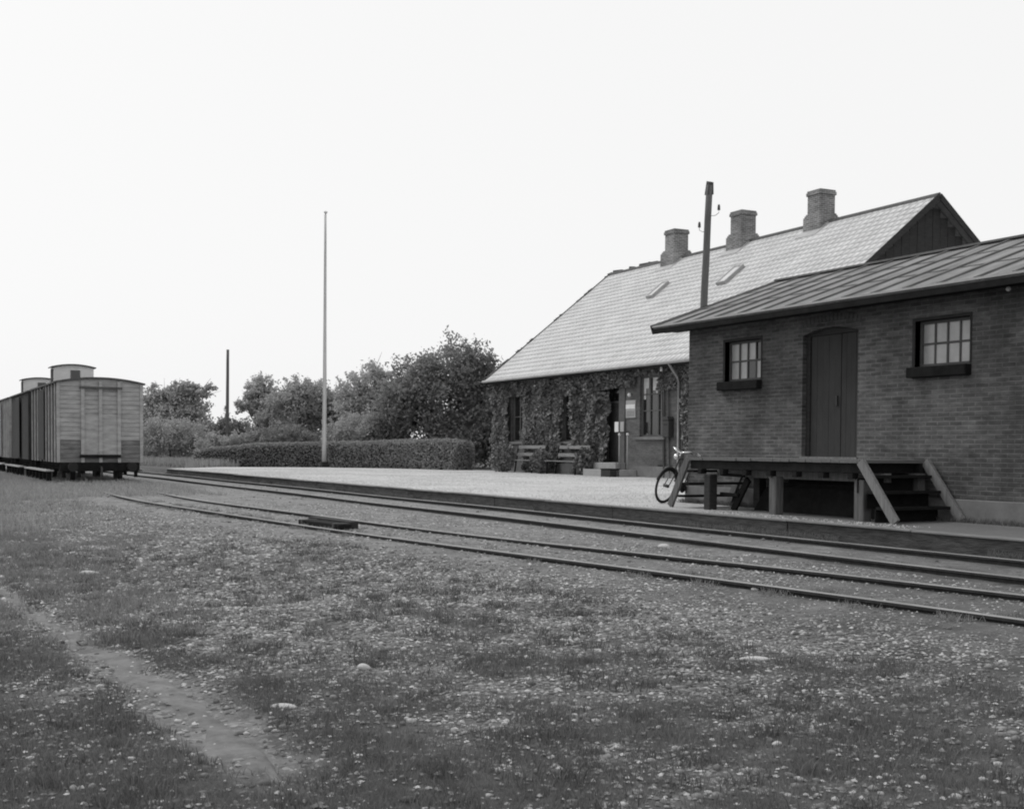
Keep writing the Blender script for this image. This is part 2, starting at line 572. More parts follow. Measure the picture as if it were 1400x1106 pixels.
def ground_material():
    m = bpy.data.materials.new("ground_cover")
    m.use_nodes = True
    n = m.node_tree.nodes; l = m.node_tree.links
    b = n['Principled BSDF']
    tc = n.new("ShaderNodeTexCoord")
    def noise(sc, det=5, ro=0.6):
        q = n.new("ShaderNodeTexNoise")
        q.inputs['Scale'].default_value = sc; q.inputs['Detail'].default_value = det; q.inputs['Roughness'].default_value = ro
        l.new(tc.outputs['Object'], q.inputs['Vector'])
        return q
    def ramp(src, a, b_, p0=0.35, p1=0.65):
        q = n.new("ShaderNodeValToRGB")
        q.color_ramp.elements[0].position = p0; q.color_ramp.elements[1].position = p1
        q.color_ramp.elements[0].color = g4(a); q.color_ramp.elements[1].color = g4(b_)
        l.new(src, q.inputs[0]); return q
    def mixc(f, a, b_):
        q = n.new("ShaderNodeMix"); q.data_type = 'RGBA'
        if hasattr(f, 'is_linked'): l.new(f, q.inputs['Factor'])
        else: q.inputs['Factor'].default_value = f
        l.new(a, q.inputs['A']); l.new(b_, q.inputs['B'])
        return q
    sand = ramp(noise(14, 8, 0.75).outputs['Fac'], 0.19, 0.33)
    vo = n.new("ShaderNodeTexVoronoi"); vo.inputs['Scale'].default_value = 26
    l.new(tc.outputs['Object'], vo.inputs['Vector'])
    peb = ramp(vo.outputs['Color'], 0.12, 0.42, 0.1, 0.95)
    pebm = ramp(noise(3, 4).outputs['Fac'], 0.0, 1.0, 0.47, 0.6)
    base = mixc(pebm.outputs['Color'], sand.outputs['Color'], peb.outputs['Color'])
    grs = ramp(noise(9, 8, 0.8).outputs['Fac'], 0.05, 0.16, 0.3, 0.7)
    md = ramp(noise(2.2, 9, 0.7).outputs['Fac'], 0.62, 1.12, 0.32, 0.62)
    mu = n.new("ShaderNodeMix"); mu.data_type = 'RGBA'; mu.blend_type = 'MULTIPLY'; mu.inputs['Factor'].default_value = 1
    l.new(base.outputs['Result'], mu.inputs['A']); l.new(md.outputs['Color'], mu.inputs['B']); base = mu
    ag = n.new("ShaderNodeAttribute"); ag.attribute_name = 'grass'
    bl = mixc(ag.outputs['Fac'], base.outputs['Result'], grs.outputs['Color'])
    ad = n.new("ShaderNodeAttribute"); ad.attribute_name = 'darkening'
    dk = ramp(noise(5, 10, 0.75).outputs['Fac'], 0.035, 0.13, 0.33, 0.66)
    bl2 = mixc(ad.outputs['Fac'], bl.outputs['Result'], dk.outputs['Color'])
    l.new(bl2.outputs['Result'], b.inputs['Base Color'])
    b.inputs['Roughness'].default_value = 0.95
    b.inputs['Specular IOR Level'].default_value = 0.1
    bp = n.new("ShaderNodeBump"); bp.inputs['Strength'].default_value = 0.9; bp.inputs['Distance'].default_value = 0.04
    l.new(noise(22, 8, 0.75).outputs['Fac'], bp.inputs['Height'])
    l.new(bp.outputs[0], b.inputs['Normal'])
    return m
GM = ground_material()
def dirt_and_vignette_mask(X, Y):
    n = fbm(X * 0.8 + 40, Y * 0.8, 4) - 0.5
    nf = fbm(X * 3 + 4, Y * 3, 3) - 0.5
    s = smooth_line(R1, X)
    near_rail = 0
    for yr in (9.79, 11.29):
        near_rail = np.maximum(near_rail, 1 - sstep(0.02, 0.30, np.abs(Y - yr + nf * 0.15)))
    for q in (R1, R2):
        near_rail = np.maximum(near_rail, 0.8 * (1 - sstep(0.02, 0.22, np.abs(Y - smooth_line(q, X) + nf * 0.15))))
    goods = sstep(-17, -5, X + n * 6) * sstep(-6.0, 0.8, Y - s + n * 2)       # vignette falloff painted into the ground colour, darker toward the right
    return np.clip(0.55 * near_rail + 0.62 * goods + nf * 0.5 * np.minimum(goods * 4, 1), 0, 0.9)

xs = axis_pts(-1500, 600, -30, 0, 0.12)
ys = axis_pts(-900, 1500, -0.2, 12.6, 0.10)
g = grid_mesh("ground", xs, ys, ground_z, GM, {'grass': grass_mask, 'darkening': dirt_and_vignette_mask})
tag(g, kind='structure')

# path: the trodden strip, a thin sheet lying in the grass
def build_path():
    px = np.arange(-26, -4.35, 0.12)
    u = np.interp(px, [p[0] for p in PATH_UP], [p[1] for p in PATH_UP])
    l_ = np.interp(px, [p[0] for p in PATH_LO], [p[1] for p in PATH_LO])
    rows = []
    K = 7
    end = 1 - sstep(-5.6, -4.4, px) 
    for k in range(K):
        t = k / (K - 1)
        wob = (fbm(px * 2.2 + k * 0.05, px * 0 + (0 if k < K / 2 else 30), 4) - 0.5) * 0.30
        c = (u + l_) / 2
        y = c + ((l_ + (u - l_) * t) - c) * 0.62 * (0.03 + 0.97 * end) + wob * (0.2 + 0.8 * abs(2 * t - 1)) * (0.1 + 0.9 * end)
        rows.append(y)
    Y = np.array(rows); X = np.repeat(px[None], K, 0)
    Z = ground_z(X, Y) + 0.010
    Z[0] -= 0.035; Z[-1] -= 0.035; Z[1] -= 0.006; Z[-2] -= 0.006
    V = np.stack([X, Y, Z], -1).reshape(-1, 3)
    n_ = len(px)
    i, j = np.meshgrid(np.arange(K - 1), np.arange(n_ - 1), indexing='ij')
    a = (i * n_ + j).ravel()
    F = np.stack([a, a + 1, a + n_ + 1, a + n_], -1)
    o = np_mesh("path", V, F, mat("path_earth", 0.08, 0.20, 7, bump=0.4, detail=9), smooth=True)
    tag(o, kind='structure')
build_path()

# platform
def platform():
    m = bpy.data.materials.new("platform_gravel")
    m.use_nodes = True
    n = m.node_tree.nodes; l = m.node_tree.links
    b = n['Principled BSDF']
    tc = n.new("ShaderNodeTexCoord")
    def noise(sc, det=6, ro=0.6):
        q = n.new("ShaderNodeTexNoise"); q.inputs['Scale'].default_value = sc; q.inputs['Detail'].default_value = det; q.inputs['Roughness'].default_value = ro
        l.new(tc.outputs['Object'], q.inputs['Vector']); return q
    a = noise(9, 12, 0.85)
    rp = n.new("ShaderNodeValToRGB")
    rp.color_ramp.elements[0].position = 0.3; rp.color_ramp.elements[1].position = 0.7
    rp.color_ramp.elements[0].color = g4(0.33); rp.color_ramp.elements[1].color = g4(0.64)
    l.new(a.outputs['Fac'], rp.inputs[0])
    a2 = noise(0.6, 6, 0.6)
    mr = n.new("ShaderNodeMapRange"); mr.inputs['From Min'].default_value = 0.3; mr.inputs['From Max'].default_value = 0.7
    mr.inputs['To Min'].default_value = 0.85; mr.inputs['To Max'].default_value = 1.12
    l.new(a2.outputs['Fac'], mr.inputs['Value'])
    mm = n.new("ShaderNodeMix"); mm.data_type = 'RGBA'; mm.blend_type = 'MULTIPLY'; mm.inputs['Factor'].default_value = 1
    l.new(rp.outputs[0], mm.inputs['A']); l.new(mr.outputs[0], mm.inputs['B'])
    ad = n.new("ShaderNodeAttribute"); ad.attribute_name = 'darkening'
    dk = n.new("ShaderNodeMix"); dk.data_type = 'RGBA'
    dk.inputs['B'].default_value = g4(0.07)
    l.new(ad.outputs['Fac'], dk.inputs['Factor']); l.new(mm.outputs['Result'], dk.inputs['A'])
    l.new(dk.outputs['Result'], b.inputs['Base Color'])
    b.inputs['Roughness'].default_value = 0.95; b.inputs['Specular IOR Level'].default_value = 0.1
    bp = n.new("ShaderNodeBump"); bp.inputs['Strength'].default_value = 0.5; bp.inputs['Distance'].default_value = 0.02
    l.new(noise(40, 6, 0.7).outputs['Fac'], bp.inputs['Height']); l.new(bp.outputs[0], b.inputs['Normal'])
    xs = np.concatenate([np.arange(-62, 14.01, 0.5)]); K = 60
    # back boundary follows the hedge on the left and runs on behind the buildings
    bx = [-62, -60, -56, -50, -46, 14]; by = [15.5, 20.6, 23.2, 26.0, 40, 40]
    fx = [-62, -57.5, -56.5, 14]; fy = [15.2, 12.10, 12.10, 12.10]
    yb = np.interp(xs, bx, by); yf = np.interp(xs, fx, fy)
    T = np.linspace(0, 1, K) ** 1.6
    Yg = yf[:, None] + (yb - yf)[:, None] * T[None]; Xg = np.repeat(xs[:, None], K, 1)
    Zg = PZ + (fbm(Xg * 0.4, Yg * 0.4, 3) - 0.5) * 0.02 * sstep(0, 0.5, Yg - yf[:, None])
    V = np.stack([Xg, Yg, Zg], -1).reshape(-1, 3)
    i, j = np.meshgrid(np.arange(len(xs) - 1), np.arange(K - 1), indexing='ij'); a = (i * K + j).ravel()
    F = np.stack([a, a + K, a + K + 1, a + 1], -1)
    # skirt down to the ground along the front
    nb = len(V)
    V = np.vstack([V, np.stack([xs, yf, xs * 0 + 0.0], -1)])
    k = np.arange(len(xs) - 1)
    F = np.vstack([F, np.stack([nb + k, nb + k + 1, (k + 1) * K, k * K], -1)])
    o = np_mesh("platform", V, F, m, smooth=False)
    at = o.data.attributes.new('darkening', 'FLOAT', 'POINT')
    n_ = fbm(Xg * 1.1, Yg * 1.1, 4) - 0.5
    d = 0.8 * sstep(-19, -14.5, Xg + n_ * 3) * sstep(16.0, 13.6, Yg + n_ * 1.5)  # strip in front of the shed, darker toward the right
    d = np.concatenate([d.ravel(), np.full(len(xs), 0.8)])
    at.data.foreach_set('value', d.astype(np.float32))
    tag(o, kind='structure')
    # edging: old timbers with a worn pale top edge
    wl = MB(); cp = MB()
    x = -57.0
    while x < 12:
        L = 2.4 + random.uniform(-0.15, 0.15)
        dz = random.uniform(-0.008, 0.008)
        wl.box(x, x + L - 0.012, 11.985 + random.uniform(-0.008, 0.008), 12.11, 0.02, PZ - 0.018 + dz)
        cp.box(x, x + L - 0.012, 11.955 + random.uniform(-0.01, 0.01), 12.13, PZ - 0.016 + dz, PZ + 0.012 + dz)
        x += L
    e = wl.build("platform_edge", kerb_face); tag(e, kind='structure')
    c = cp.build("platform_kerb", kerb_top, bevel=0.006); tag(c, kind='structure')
platform()

# ------------------------------------------------------------------ tracks
def rail_mesh(pts, parent, z=RT):
    prof = [(-0.055, z - 0.125), (-0.055, z - 0.11), (-0.012, z - 0.09), (-0.012, z - 0.04), (-0.033, z - 0.028), (-0.033, z - 0.004), (-0.026, z),
            (0.026, z), (0.033, z - 0.004), (0.033, z - 0.028), (0.012, z - 0.04), (0.012, z - 0.09), (0.055, z - 0.11), (0.055, z - 0.125)]
    mb = MB(); n = len(prof)
    for (x, y, dz) in pts:
        for (u, zz) in prof:
            mb.v.append((x, y + u, zz + dz))
    for i in range(len(pts) - 1):
        for k in range(n):
            k2 = (k + 1) % n
            mb.f.append((i * n + k, i * n + k2, (i + 1) * n + k2, (i + 1) * n + k))
            mb.mi.append(1 if 5 <= k <= 7 else 0)
    o = mb.build("rail", [rail_side, rail_head], parent)
    return o
mt = thing("railway_track", "straight pair of rails running close along the platform edge", "railway track", group="railway tracks")
st_ = thing("railway_track", "curving pair of rails in front that leads to the parked wagons", "railway track", group="railway tracks")
for yr in (9.79, 11.29):
    xs_ = np.concatenate([np.arange(-260, -60, 10), np.arange(-60, 12.1, 1.5)])
    rail_mesh([(x, yr + 0.012 * math.sin(x * 0.7 + yr), 0.006 * math.sin(x * 0.45 + yr)) for x in xs_], mt)
for q in (R1, R2):
    xs_ = np.arange(-75, 4.1, 0.8)
    ysm = smooth_line(q, xs_)
    rail_mesh([(x, y, 0.008 * math.sin(x * 0.5)) for x, y in zip(xs_, ysm)], st_)
# half buried sleepers
def sleepers(parent, fn, a, b):
    mb = MB(); x = a
    while x < b:
        y0, y1 = fn(x)
        c = (y0 + y1) / 2; dz = random.uniform(-0.02, 0.004)
        mb.box(x - 0.12, x + 0.12, c - 1.15, c + 1.15, -0.02, GZ - 0.012 + dz)
        x += 0.72
    mb.build("sleepers", dark_wood, parent)
sleepers(mt, lambda x: (9.79, 11.29), -60, 10)
sleepers(st_, lambda x: (float(smooth_line(R1, np.array([x]))[0]), float(smooth_line(R2, np.array([x]))[0])), -60, 3)

# wooden scotch block lying between the siding rails
def timber():
    o = thing("timber_block", "long dark tarred timber block lying between the rails of the siding", "timber block", (-18.3, 6.42, GZ))
    mb = MB()
    mb.beam((-19.1, 6.22, 0.165), (-17.6, 6.38, 0.165), 0.22, 0.12)
    mb.build("beam", tar, o, off=o.location, bevel=0.012)
    mb = MB()
    mb.beam((-19.3, 6.42, 0.19), (-17.7, 6.56, 0.19), 0.14, 0.13)
    mb.build("plank", dark_wood, o, off=o.location)
    for x, y in ((-18.9, 6.24), (-17.75, 6.365)):
        mb = MB(); mb.box(x - 0.04, x + 0.04, y - 0.135, y + 0.135, 0.06, 0.232)
        mb.build("iron_strap", iron, o, off=o.location)
timber()

# ------------------------------------------------------------------ goods shed
WY = 14.25
XL, XR = -19.64, -5.6
EY, EZ, RY, RZ_ = 13.73, 3.825, 16.84, 4.925
BEY = 2 * RY - EY
shed = thing("goods_shed", "low dark brick goods shed with ribbed felt roof behind the loading ramp", "shed", (XL, WY, PZ))
off = (XL, WY, PZ)
slope = (RZ_ - EZ) / (RY - EY)
def rz(y): return EZ + slope * (y - EY) if y < RY else EZ + slope * (BEY - y)
door = (-16.33, -14.99, 1.27, 3.50)
win1 = (-18.49, -17.44, 2.68, 3.42)
win2 = (-13.76, -12.70, 2.69, 3.39)
wm = wall_mb(XL, XR, 0.69, rz(WY) - 0.075, [door, win1, win2], WY, WY + 0.30)
wm.build("front_wall", shed_brick, shed, off)
# gable end walls and back wall
for x0, x1 in ((XL, XL + 0.3), (XR - 0.3, XR)):
    yb = BEY - (WY - EY)
    a = WY + 0.302
    mb = MB().prism([(a, 0.30), (yb, 0.30), (yb, rz(yb) - 0.075), (RY, RZ_ - 0.075), (a, rz(a) - 0.075)], x0, x1, axis='x')
    mb.build("end_wall", shed_brick, shed, off)
mb = MB().box(XL + 0.3, XR - 0.3, BEY - 0.52 - 0.3, BEY - 0.52, 0.3, rz(BEY - 0.52) - 0.075)
mb.build("back_wall", shed_brick, shed, off)
MB().box(XL - 0.04, XR + 0.04, WY - 0.045, WY + 0.30, 0.25, 0.688).build("plinth", plaster, shed, off, bevel=0.01)
# arched head of the door opening
arc = []
for i in range(13):
    t = i / 12
    x = door[0] + (door[1] - door[0]) * t
    arc.append((x, 3.37 + 0.10 * (1 - (2 * t - 1) ** 2)))
MB().prism(arc + [(door[1], 3.50), (door[0], 3.50)], WY + 0.001, WY + 0.22, axis='y').build("door_arch", shed_brick, shed, off)
mb = MB()
for i in range(16):                                            # soldier course over the arch
    t = (i + 0.5) / 16
    x = door[0] - 0.06 + (door[1] - door[0] + 0.12) * t
    z = 3.48 + 0.10 * (1 - (2 * t - 1) ** 2)
    tilt = (2 * t - 1) * 0.16
    mb.beam((x, WY - 0.001, z - 0.0), (x + tilt * 0.12, WY - 0.001, z + 0.12), 0.062, 0.012, up=(0, 1, 0))
mb.build("arch_bricks", tile_dark, shed, off)
# door: jambs, two leaves
dj = MB()
dj.box(door[0], door[0] + 0.09, WY + 0.09, WY + 0.19, 1.27, 3.44)
dj.box(door[1] - 0.05, door[1], WY + 0.09, WY + 0.19, 1.27, 3.44)
dj.box(door[0] + 0.09, door[1] - 0.05, WY + 0.09, WY + 0.19, 3.36, 3.47)
dj.build("door_frame", dark_wood, shed, off)
mid = -15.50
for k, (a, b) in enumerate(((door[0] + 0.095, mid - 0.008), (mid + 0.008, door[1] - 0.055))):
    dl = MB()
    n = 5 if k == 0 else 4
    for i in range(n):
        wv = (b - a) / n
        dl.box(a + i * wv + 0.002, a + (i + 1) * wv - 0.002, WY + 0.12 + 0.002 * (i % 2), WY + 0.16, 1.28, 3.355)
    d_ = dl.build("door_leaf", door_paint, shed, off)
    if k == 0:
        MB().box(b - 0.10, b - 0.06, WY + 0.09, WY + 0.12, 2.15, 2.32).build("handle", iron, d_)
        d_.children[0].location = (-off[0], -off[1], -off[2])
MB().box(door[0] - 0.02, door[1] + 0.02, WY - 0.03, WY + 0.2, 1.262, 1.29).build("threshold", old_wood, shed, off)
# windows
def shed_window(wd, dark, sillw):
    x0, x1, z0, z1 = wd
    fr = MB()
    t = 0.045
    y0, y1 = WY + 0.10, WY + 0.16
    fr.box(x0, x1, y0, y1, z0, z0 + t); fr.box(x0, x1, y0, y1, z1 - t, z1)
    fr.box(x0, x0 + t, y0, y1, z0 + t, z1 - t); fr.box(x1 - t, x1, y0, y1, z0 + t, z1 - t)
    zc = (z0 + z1) / 2
    fr.box(x0 + t, x1 - t, y0 + 0.012, y1 - 0.01, zc - 0.016, zc + 0.016)
    cw = (x1 - x0 - 2 * t) / 4
    for i in (1, 2, 3):
        xx = x0 + t + cw * i
        fr.box(xx - 0.014, xx + 0.014, y0 + 0.010, y1 - 0.012, z0 + t, z1 - t)
    f = fr.build("window", frame_paint, shed, off)
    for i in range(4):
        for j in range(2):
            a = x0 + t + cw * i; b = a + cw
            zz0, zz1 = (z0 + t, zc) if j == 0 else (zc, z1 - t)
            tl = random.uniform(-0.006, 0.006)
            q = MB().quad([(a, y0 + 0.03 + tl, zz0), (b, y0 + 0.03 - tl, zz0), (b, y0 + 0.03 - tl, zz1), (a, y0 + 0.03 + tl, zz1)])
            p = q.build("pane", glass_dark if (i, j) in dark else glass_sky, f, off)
    # dark reveal lining and heavy sill
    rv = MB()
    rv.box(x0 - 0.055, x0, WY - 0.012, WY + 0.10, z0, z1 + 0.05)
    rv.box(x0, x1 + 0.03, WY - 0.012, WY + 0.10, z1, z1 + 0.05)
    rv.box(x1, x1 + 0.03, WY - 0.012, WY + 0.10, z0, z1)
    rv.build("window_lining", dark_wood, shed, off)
    s_ = MB().box(x0 - sillw, x1 + 0.03, WY - 0.13, WY + 0.098, z0 - 0.17, z0 - 0.01)
    s_.build("sill", tar, shed, off, bevel=0.012)
    MB().box(x0 + 0.0, x1, WY + 0.098, WY + 0.3, z0 - 0.05, z0).build("inner_sill", frame_paint, f, off)
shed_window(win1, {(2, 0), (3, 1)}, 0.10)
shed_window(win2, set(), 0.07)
# dim inside so the windows and the door do not look through
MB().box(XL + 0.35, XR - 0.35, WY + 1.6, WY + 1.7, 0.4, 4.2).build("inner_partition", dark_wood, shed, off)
# roof
VX0, VX1 = -20.14, XR + 0.5
mb = MB()
th = 0.05
mb.prism([(EY, EZ), (RY, RZ_), (RY, RZ_ - th), (EY, EZ - th)], VX0, VX1, axis='x')
mb.prism([(RY + 0.001, RZ_), (BEY, EZ), (BEY, EZ - th), (RY + 0.001, RZ_ - th)], VX0, VX1, axis='x')
roof = mb.build("roof", roof_felt, shed, off)
x = VX0 + 0.06
while x < VX1:
    for (ya, yb) in ((EY - 0.01, RY), (BEY + 0.01, RY)):
        bt = MB()
        za, zb = EZ + 0.008, RZ_ + 0.008
        bt.beam((x, ya, za), (x + random.uniform(-0.02, 0.02), yb, zb), 0.05, 0.036)
        bt.build("roof_rib", felt_batten, roof, off)
    x += 0.66 + random.uniform(-0.02, 0.02)
# seams of the felt sheets across the slope
for fy in (0.36, 0.71):
    sm = MB()
    y = EY + (RY - EY) * fy
    sm.beam((VX0, y, rz(y) + 0.004), (VX1, y, rz(y) + 0.004), 0.03, 0.01)
    sm.build("roof_seam", felt_batten, roof, off)
ed = MB()
ed.box(VX0, VX1, EY - 0.035, EY - 0.002, EZ - 0.022, EZ + 0.012)
ed.build("eaves_board", zinc, roof, off)
fb = MB()
fb.box(VX0, VX1, EY - 0.02, EY + 0.0, EZ - 0.15, EZ - 0.052)
fb.box(VX0 + 0.1, VX1 - 0.1, EY + 0.002, WY - 0.002, EZ - 0.10, EZ - 0.075)
fb.build("fascia", tar, roof, off)
for xx in (VX0 - 0.03, VX1):
    for (ya, yb) in ((EY - 0.03, RY), (BEY + 0.03, RY)):
        vb = MB()
        vb.beam((xx + 0.015, ya, EZ - 0.05), (xx + 0.015, yb, RZ_ - 0.05), 0.03, 0.15)
        vb.build("verge_board", tar, roof, off)
for i in range(6):
    pu = MB()
    y = EY + 0.25 + i * (RY - EY) / 5.2
    pu.box(VX0 + 0.02, XL, y - 0.06, y + 0.06, rz(y) - 0.20, rz(y) - 0.055)
    pu.build("purlin_end", tar, roof, off)
MB().beam((VX0, RY, RZ_ + 0.03), (VX1, RY, RZ_ + 0.03), 0.14, 0.035).build("ridge_cap", felt_batten, roof, off)
# swan-neck lamp bracket stub under the eaves near the right end
MB().ball((-11.83, WY - 0.25, 3.66), 0.035).build("insulator", porcelain, shed, off)

# ------------------------------------------------------------------ loading ramp
def ramp_():
    FY, BY = 12.90, WY - 0.05
    X0, X1 = -17.68, -13.46
    DZ = 1.262
    o = thing("loading_ramp", "raised timber loading ramp with steps at both ends in front of the shed door", "loading ramp", (X0, FY, PZ))
    of = (X0, FY, PZ)
    dk = MB(); x = X0
    while x < X1 - 0.01:
        b = min(x + 0.19, X1)
        dk.box(x + 0.004, b - 0.004, FY - 0.05 + random.uniform(-0.012, 0.012), BY, DZ - 0.045 + random.uniform(-0.003, 0.003), DZ)
        x = b
    dk.build("deck", deck_wood, o, of)
    MB().box(X0 - 0.01, X1 + 0.01, FY - 0.012, FY + 0.07, DZ - 0.20, DZ - 0.052).build("front_beam", tar, o, of, bevel=0.008)
    MB().box(X0, X1, BY - 0.12, BY - 0.02, DZ - 0.20, DZ - 0.052).build("rear_beam", tar, o, of)
    js = MB(); x = X0 + 0.32
    while x < X1:
        js.box(x - 0.055, x + 0.055, FY + 0.072, BY - 0.13, DZ - 0.20, DZ - 0.052)
        js.box(x - 0.05, x + 0.05, FY - 0.06, FY + 0.06, DZ - 0.285, DZ - 0.202)
        x += 0.62
    js.build("joists", tar, o, of)
    MB().box(X0 + 0.1, X1 - 0.05, FY + 0.5, FY + 0.64, DZ - 0.34, DZ - 0.203).build("cross_beam", old_wood, o, of)
    for x, hw, m_ in ((-17.22, 0.085, dark_wood), (-15.47, 0.085, post_wood), (-13.52, 0.10, post_wood)):
        MB().box(x - hw, x + hw, FY + 0.0, FY + 0.17, PZ - 0.05, DZ - 0.204 - 0.09).build("post", m_, o, of, bevel=0.012)
        MB().box(x - hw, x + hw, BY - 0.2, BY - 0.05, PZ - 0.05, DZ - 0.204).build("post", m_, o, of)
    # steps: stringers and treads, right and left
    for sgn, xe, xb in ((1, X1, -12.72), (-1, X0, -18.24)):
        for k, y in enumerate((FY - 0.05, BY - 0.04)):
            MB().beam((xe + sgn * 0.03, y, DZ - 0.02), (xb, y, PZ + 0.02), 0.05, 0.14, up=(1, 0, 0.2)).build("stringer", old_wood if sgn > 0 else post_wood, o, of)
        for i in range(1, 4):
            z = PZ + (DZ - PZ) * i / 4
            xx = xb + (xe - xb) * i / 4
            MB().box(min(xx, xx - sgn * 0.24), max(xx, xx - sgn * 0.24), FY - 0.02, BY - 0.068, z - 0.04, z).build("step", tar, o, of)
            if sgn > 0:
                MB().box(xx - 0.26, xx - 0.243, FY - 0.02, BY - 0.068, z - 0.26, z - 0.042).build("riser", tar, o, of)
    # sloping brace from the wall side
    MB().beam((-16.85, FY + 0.30, PZ + 0.0), (-16.45, FY + 0.30, DZ - 0.36), 0.05, 0.12, up=(1, 0, 0)).build("brace", tar, o, of)
    MB().beam((-17.14, FY + 0.25, PZ + 0.62), (-16.5, FY + 0.25, PZ + 0.60), 0.05, 0.05).build("rail_bar", tar, o, of)
    MB().beam((-17.14, FY + 0.25, PZ + 0.28), (-16.65, FY + 0.25, PZ + 0.27), 0.05, 0.05).build("rail_bar", tar, o, of)
ramp_()
# stacked dark planks standing under the deck
def planks():
    o = thing("plank_stack", "dark boards stored on edge underneath the loading ramp", "planks", (-15, 13.75, PZ))
    for k, (a, b, y, h) in enumerate(((-16.55, -13.6, 13.62, 0.50), (-16.35, -13.75, 13.72, 0.56), (-16.7, -13.7, 13.52, 0.42))):
        MB().hexa([(a, y, PZ), (b, y, PZ), (b, y + 0.05, PZ), (a, y + 0.05, PZ), (a + 0.22, y + 0.10, PZ + h), (b, y + 0.10, PZ + h), (b, y + 0.15, PZ + h), (a + 0.22, y + 0.15, PZ + h)]).build("board", tar, o, o.location)
planks()

# ------------------------------------------------------------------ bicycle leaning at the left end of the shed
def bicycle():
    loc = Vector((-19.49, 13.55, PZ))
    f = Vector((-0.35, 0.93, 0)).normalized()          # from the front wheel to the rear wheel
    side = Vector((f.y, -f.x, 0))                      # towards the shed
    tilt = Vector((0, 0, 1)) * math.cos(R(13)) + side * math.sin(R(13))
    o = thing("bicycle", "dark bicycle with pale handlebar leaning between shed corner and loading ramp steps", "bicycle", loc)
    wr = 0.335
    def P(a, h, s=0.0):                                # a backwards along f, h up in the leaning plane, s sideways
        return f * a + tilt * h + side.cross(Vector((0, 0, 0))) + f.cross(tilt) * s
    for name, a in (("wheel", 0.0), ("wheel", 1.06)):
        c = P(a, wr + 0.015)
        st = f; 
        t = MB().torus(c, st, tilt, wr - 0.005, 0.021, 40, 8)
        wh = t.build("wheel", black_rubber, o, smooth=True)
        MB().torus(c, st, tilt, wr - 0.035, 0.009, 40, 6).build("rim", iron, wh, smooth=True)
        sp = MB()
        for k in range(20):
            an = 2 * math.pi * k / 20
            d = st * math.cos(an) + tilt * math.sin(an)
            nrm = f.cross(tilt) * (0.03 if k % 2 else -0.03)
            sp.tube([c + nrm, c + d * (wr - 0.04)], 0.0016, 4)
        sp.build("spokes", chrome, wh)
        hb = MB(); nn = f.cross(tilt)
        hb.tube([c - nn * 0.055, c + nn * 0.055], 0.032, 12)
        hb.build("hub", iron, wh, smooth=True)
        mg = MB()
        ptsm = []
        for k in range(14):
            an = R(-15 + 175 * k / 13) if a == 0 else R(0 + 190 * k / 13)
            d = f * math.cos(an) + tilt * math.sin(an)
            ptsm.append(c + d * (wr + 0.032))
        mg.tube(ptsm, 0.022, 6)
        mg.build("mudguard", iron, o, smooth=True)
    fr = MB()
    bb = P(0.60, 0.29); head_t = P(0.26, 0.88); head_b = P(0.21, 0.70); seat_t = P(0.78, 0.86); rear = P(1.06, wr + 0.015); front = P(0, wr + 0.015)
    for a_, b_ in ((head_t, seat_t), (head_b, bb), (seat_t, bb), (head_t, head_b), (rear, bb), (rear, P(0.775, 0.82))):
        fr.tube([a_, b_], 0.015, 8)
    frm = fr.build("frame", iron, o, smooth=True)
    fk = MB()
    nn = f.cross(tilt)
    for s_ in (-0.05, 0.05):
        fk.tube([head_b, P(0.17, 0.62) + nn * s_, P(0.05, 0.42) + nn * s_, front + nn * s_], 0.011, 8)
    fk.build("fork", iron, o, smooth=True)
    hbp = MB()
    top = P(0.28, 1.00)
    hbp.tube([head_t, top], 0.013, 8)
    pts = [P(0.60, 0.99) - nn * 0.27, P(0.44, 1.04) - nn * 0.26, P(0.30, 1.07) - nn * 0.2, P(0.24, 1.03) - nn * 0.08, top, P(0.24, 1.03) + nn * 0.08, P(0.30, 1.07) + nn * 0.2, P(0.44, 1.04) + nn * 0.26, P(0.60, 0.99) + nn * 0.27]
    hbp.tube(pts, 0.016, 8)
    h = hbp.build("handlebar", chrome, o, smooth=True)
    for s_ in (-1, 1):
        MB().tube([P(0.46, 1.035) + nn * 0.26 * s_, P(0.62, 0.985) + nn * 0.27 * s_], 0.021, 8).build("grip", white_paint, h, smooth=True)
    MB().ball(P(0.16, 0.93), 0.06, 12, 8).build("headlamp", chrome, o, smooth=True)
    sdl = MB()
    s0 = P(0.80, 0.99)
    sdl.tube([seat_t, P(0.79, 0.97)], 0.012, 8)
    sdl.hexa([s0 + nn * -0.03 - f * 0.16, s0 + nn * 0.03 - f * 0.16, s0 + nn * 0.10 + f * 0.12, s0 - nn * 0.10 + f * 0.12,
              s0 + nn * -0.02 - f * 0.15 + tilt * 0.05, s0 + nn * 0.02 - f * 0.15 + tilt * 0.05, s0 + nn * 0.09 + f * 0.11 + tilt * 0.06, s0 - nn * 0.09 + f * 0.11 + tilt * 0.06])
    sdl.build("saddle", black_rubber, o)
    cr_ = MB().disc(bb, f, tilt, 0.095, 0.012, 24)
    ch = cr_.build("chainwheel", iron, o)
    pd = MB()
    for sg in (1, -1):
        e = bb + (f * 0.10 * sg + tilt * -0.12 * sg) + nn * 0.07 * sg
        pd.tube([bb + nn * 0.05 * sg, e], 0.01, 6)
        pd.beam(e, e + nn * 0.09 * sg, 0.07, 0.02)
    pd.build("pedals", iron, o)
    cg = MB(); cg.beam(bb + nn * 0.045, rear + nn * 0.045, 0.012, 0.09, up=tuple(tilt)); cg.build("chain_guard", iron, o)
bicycle()

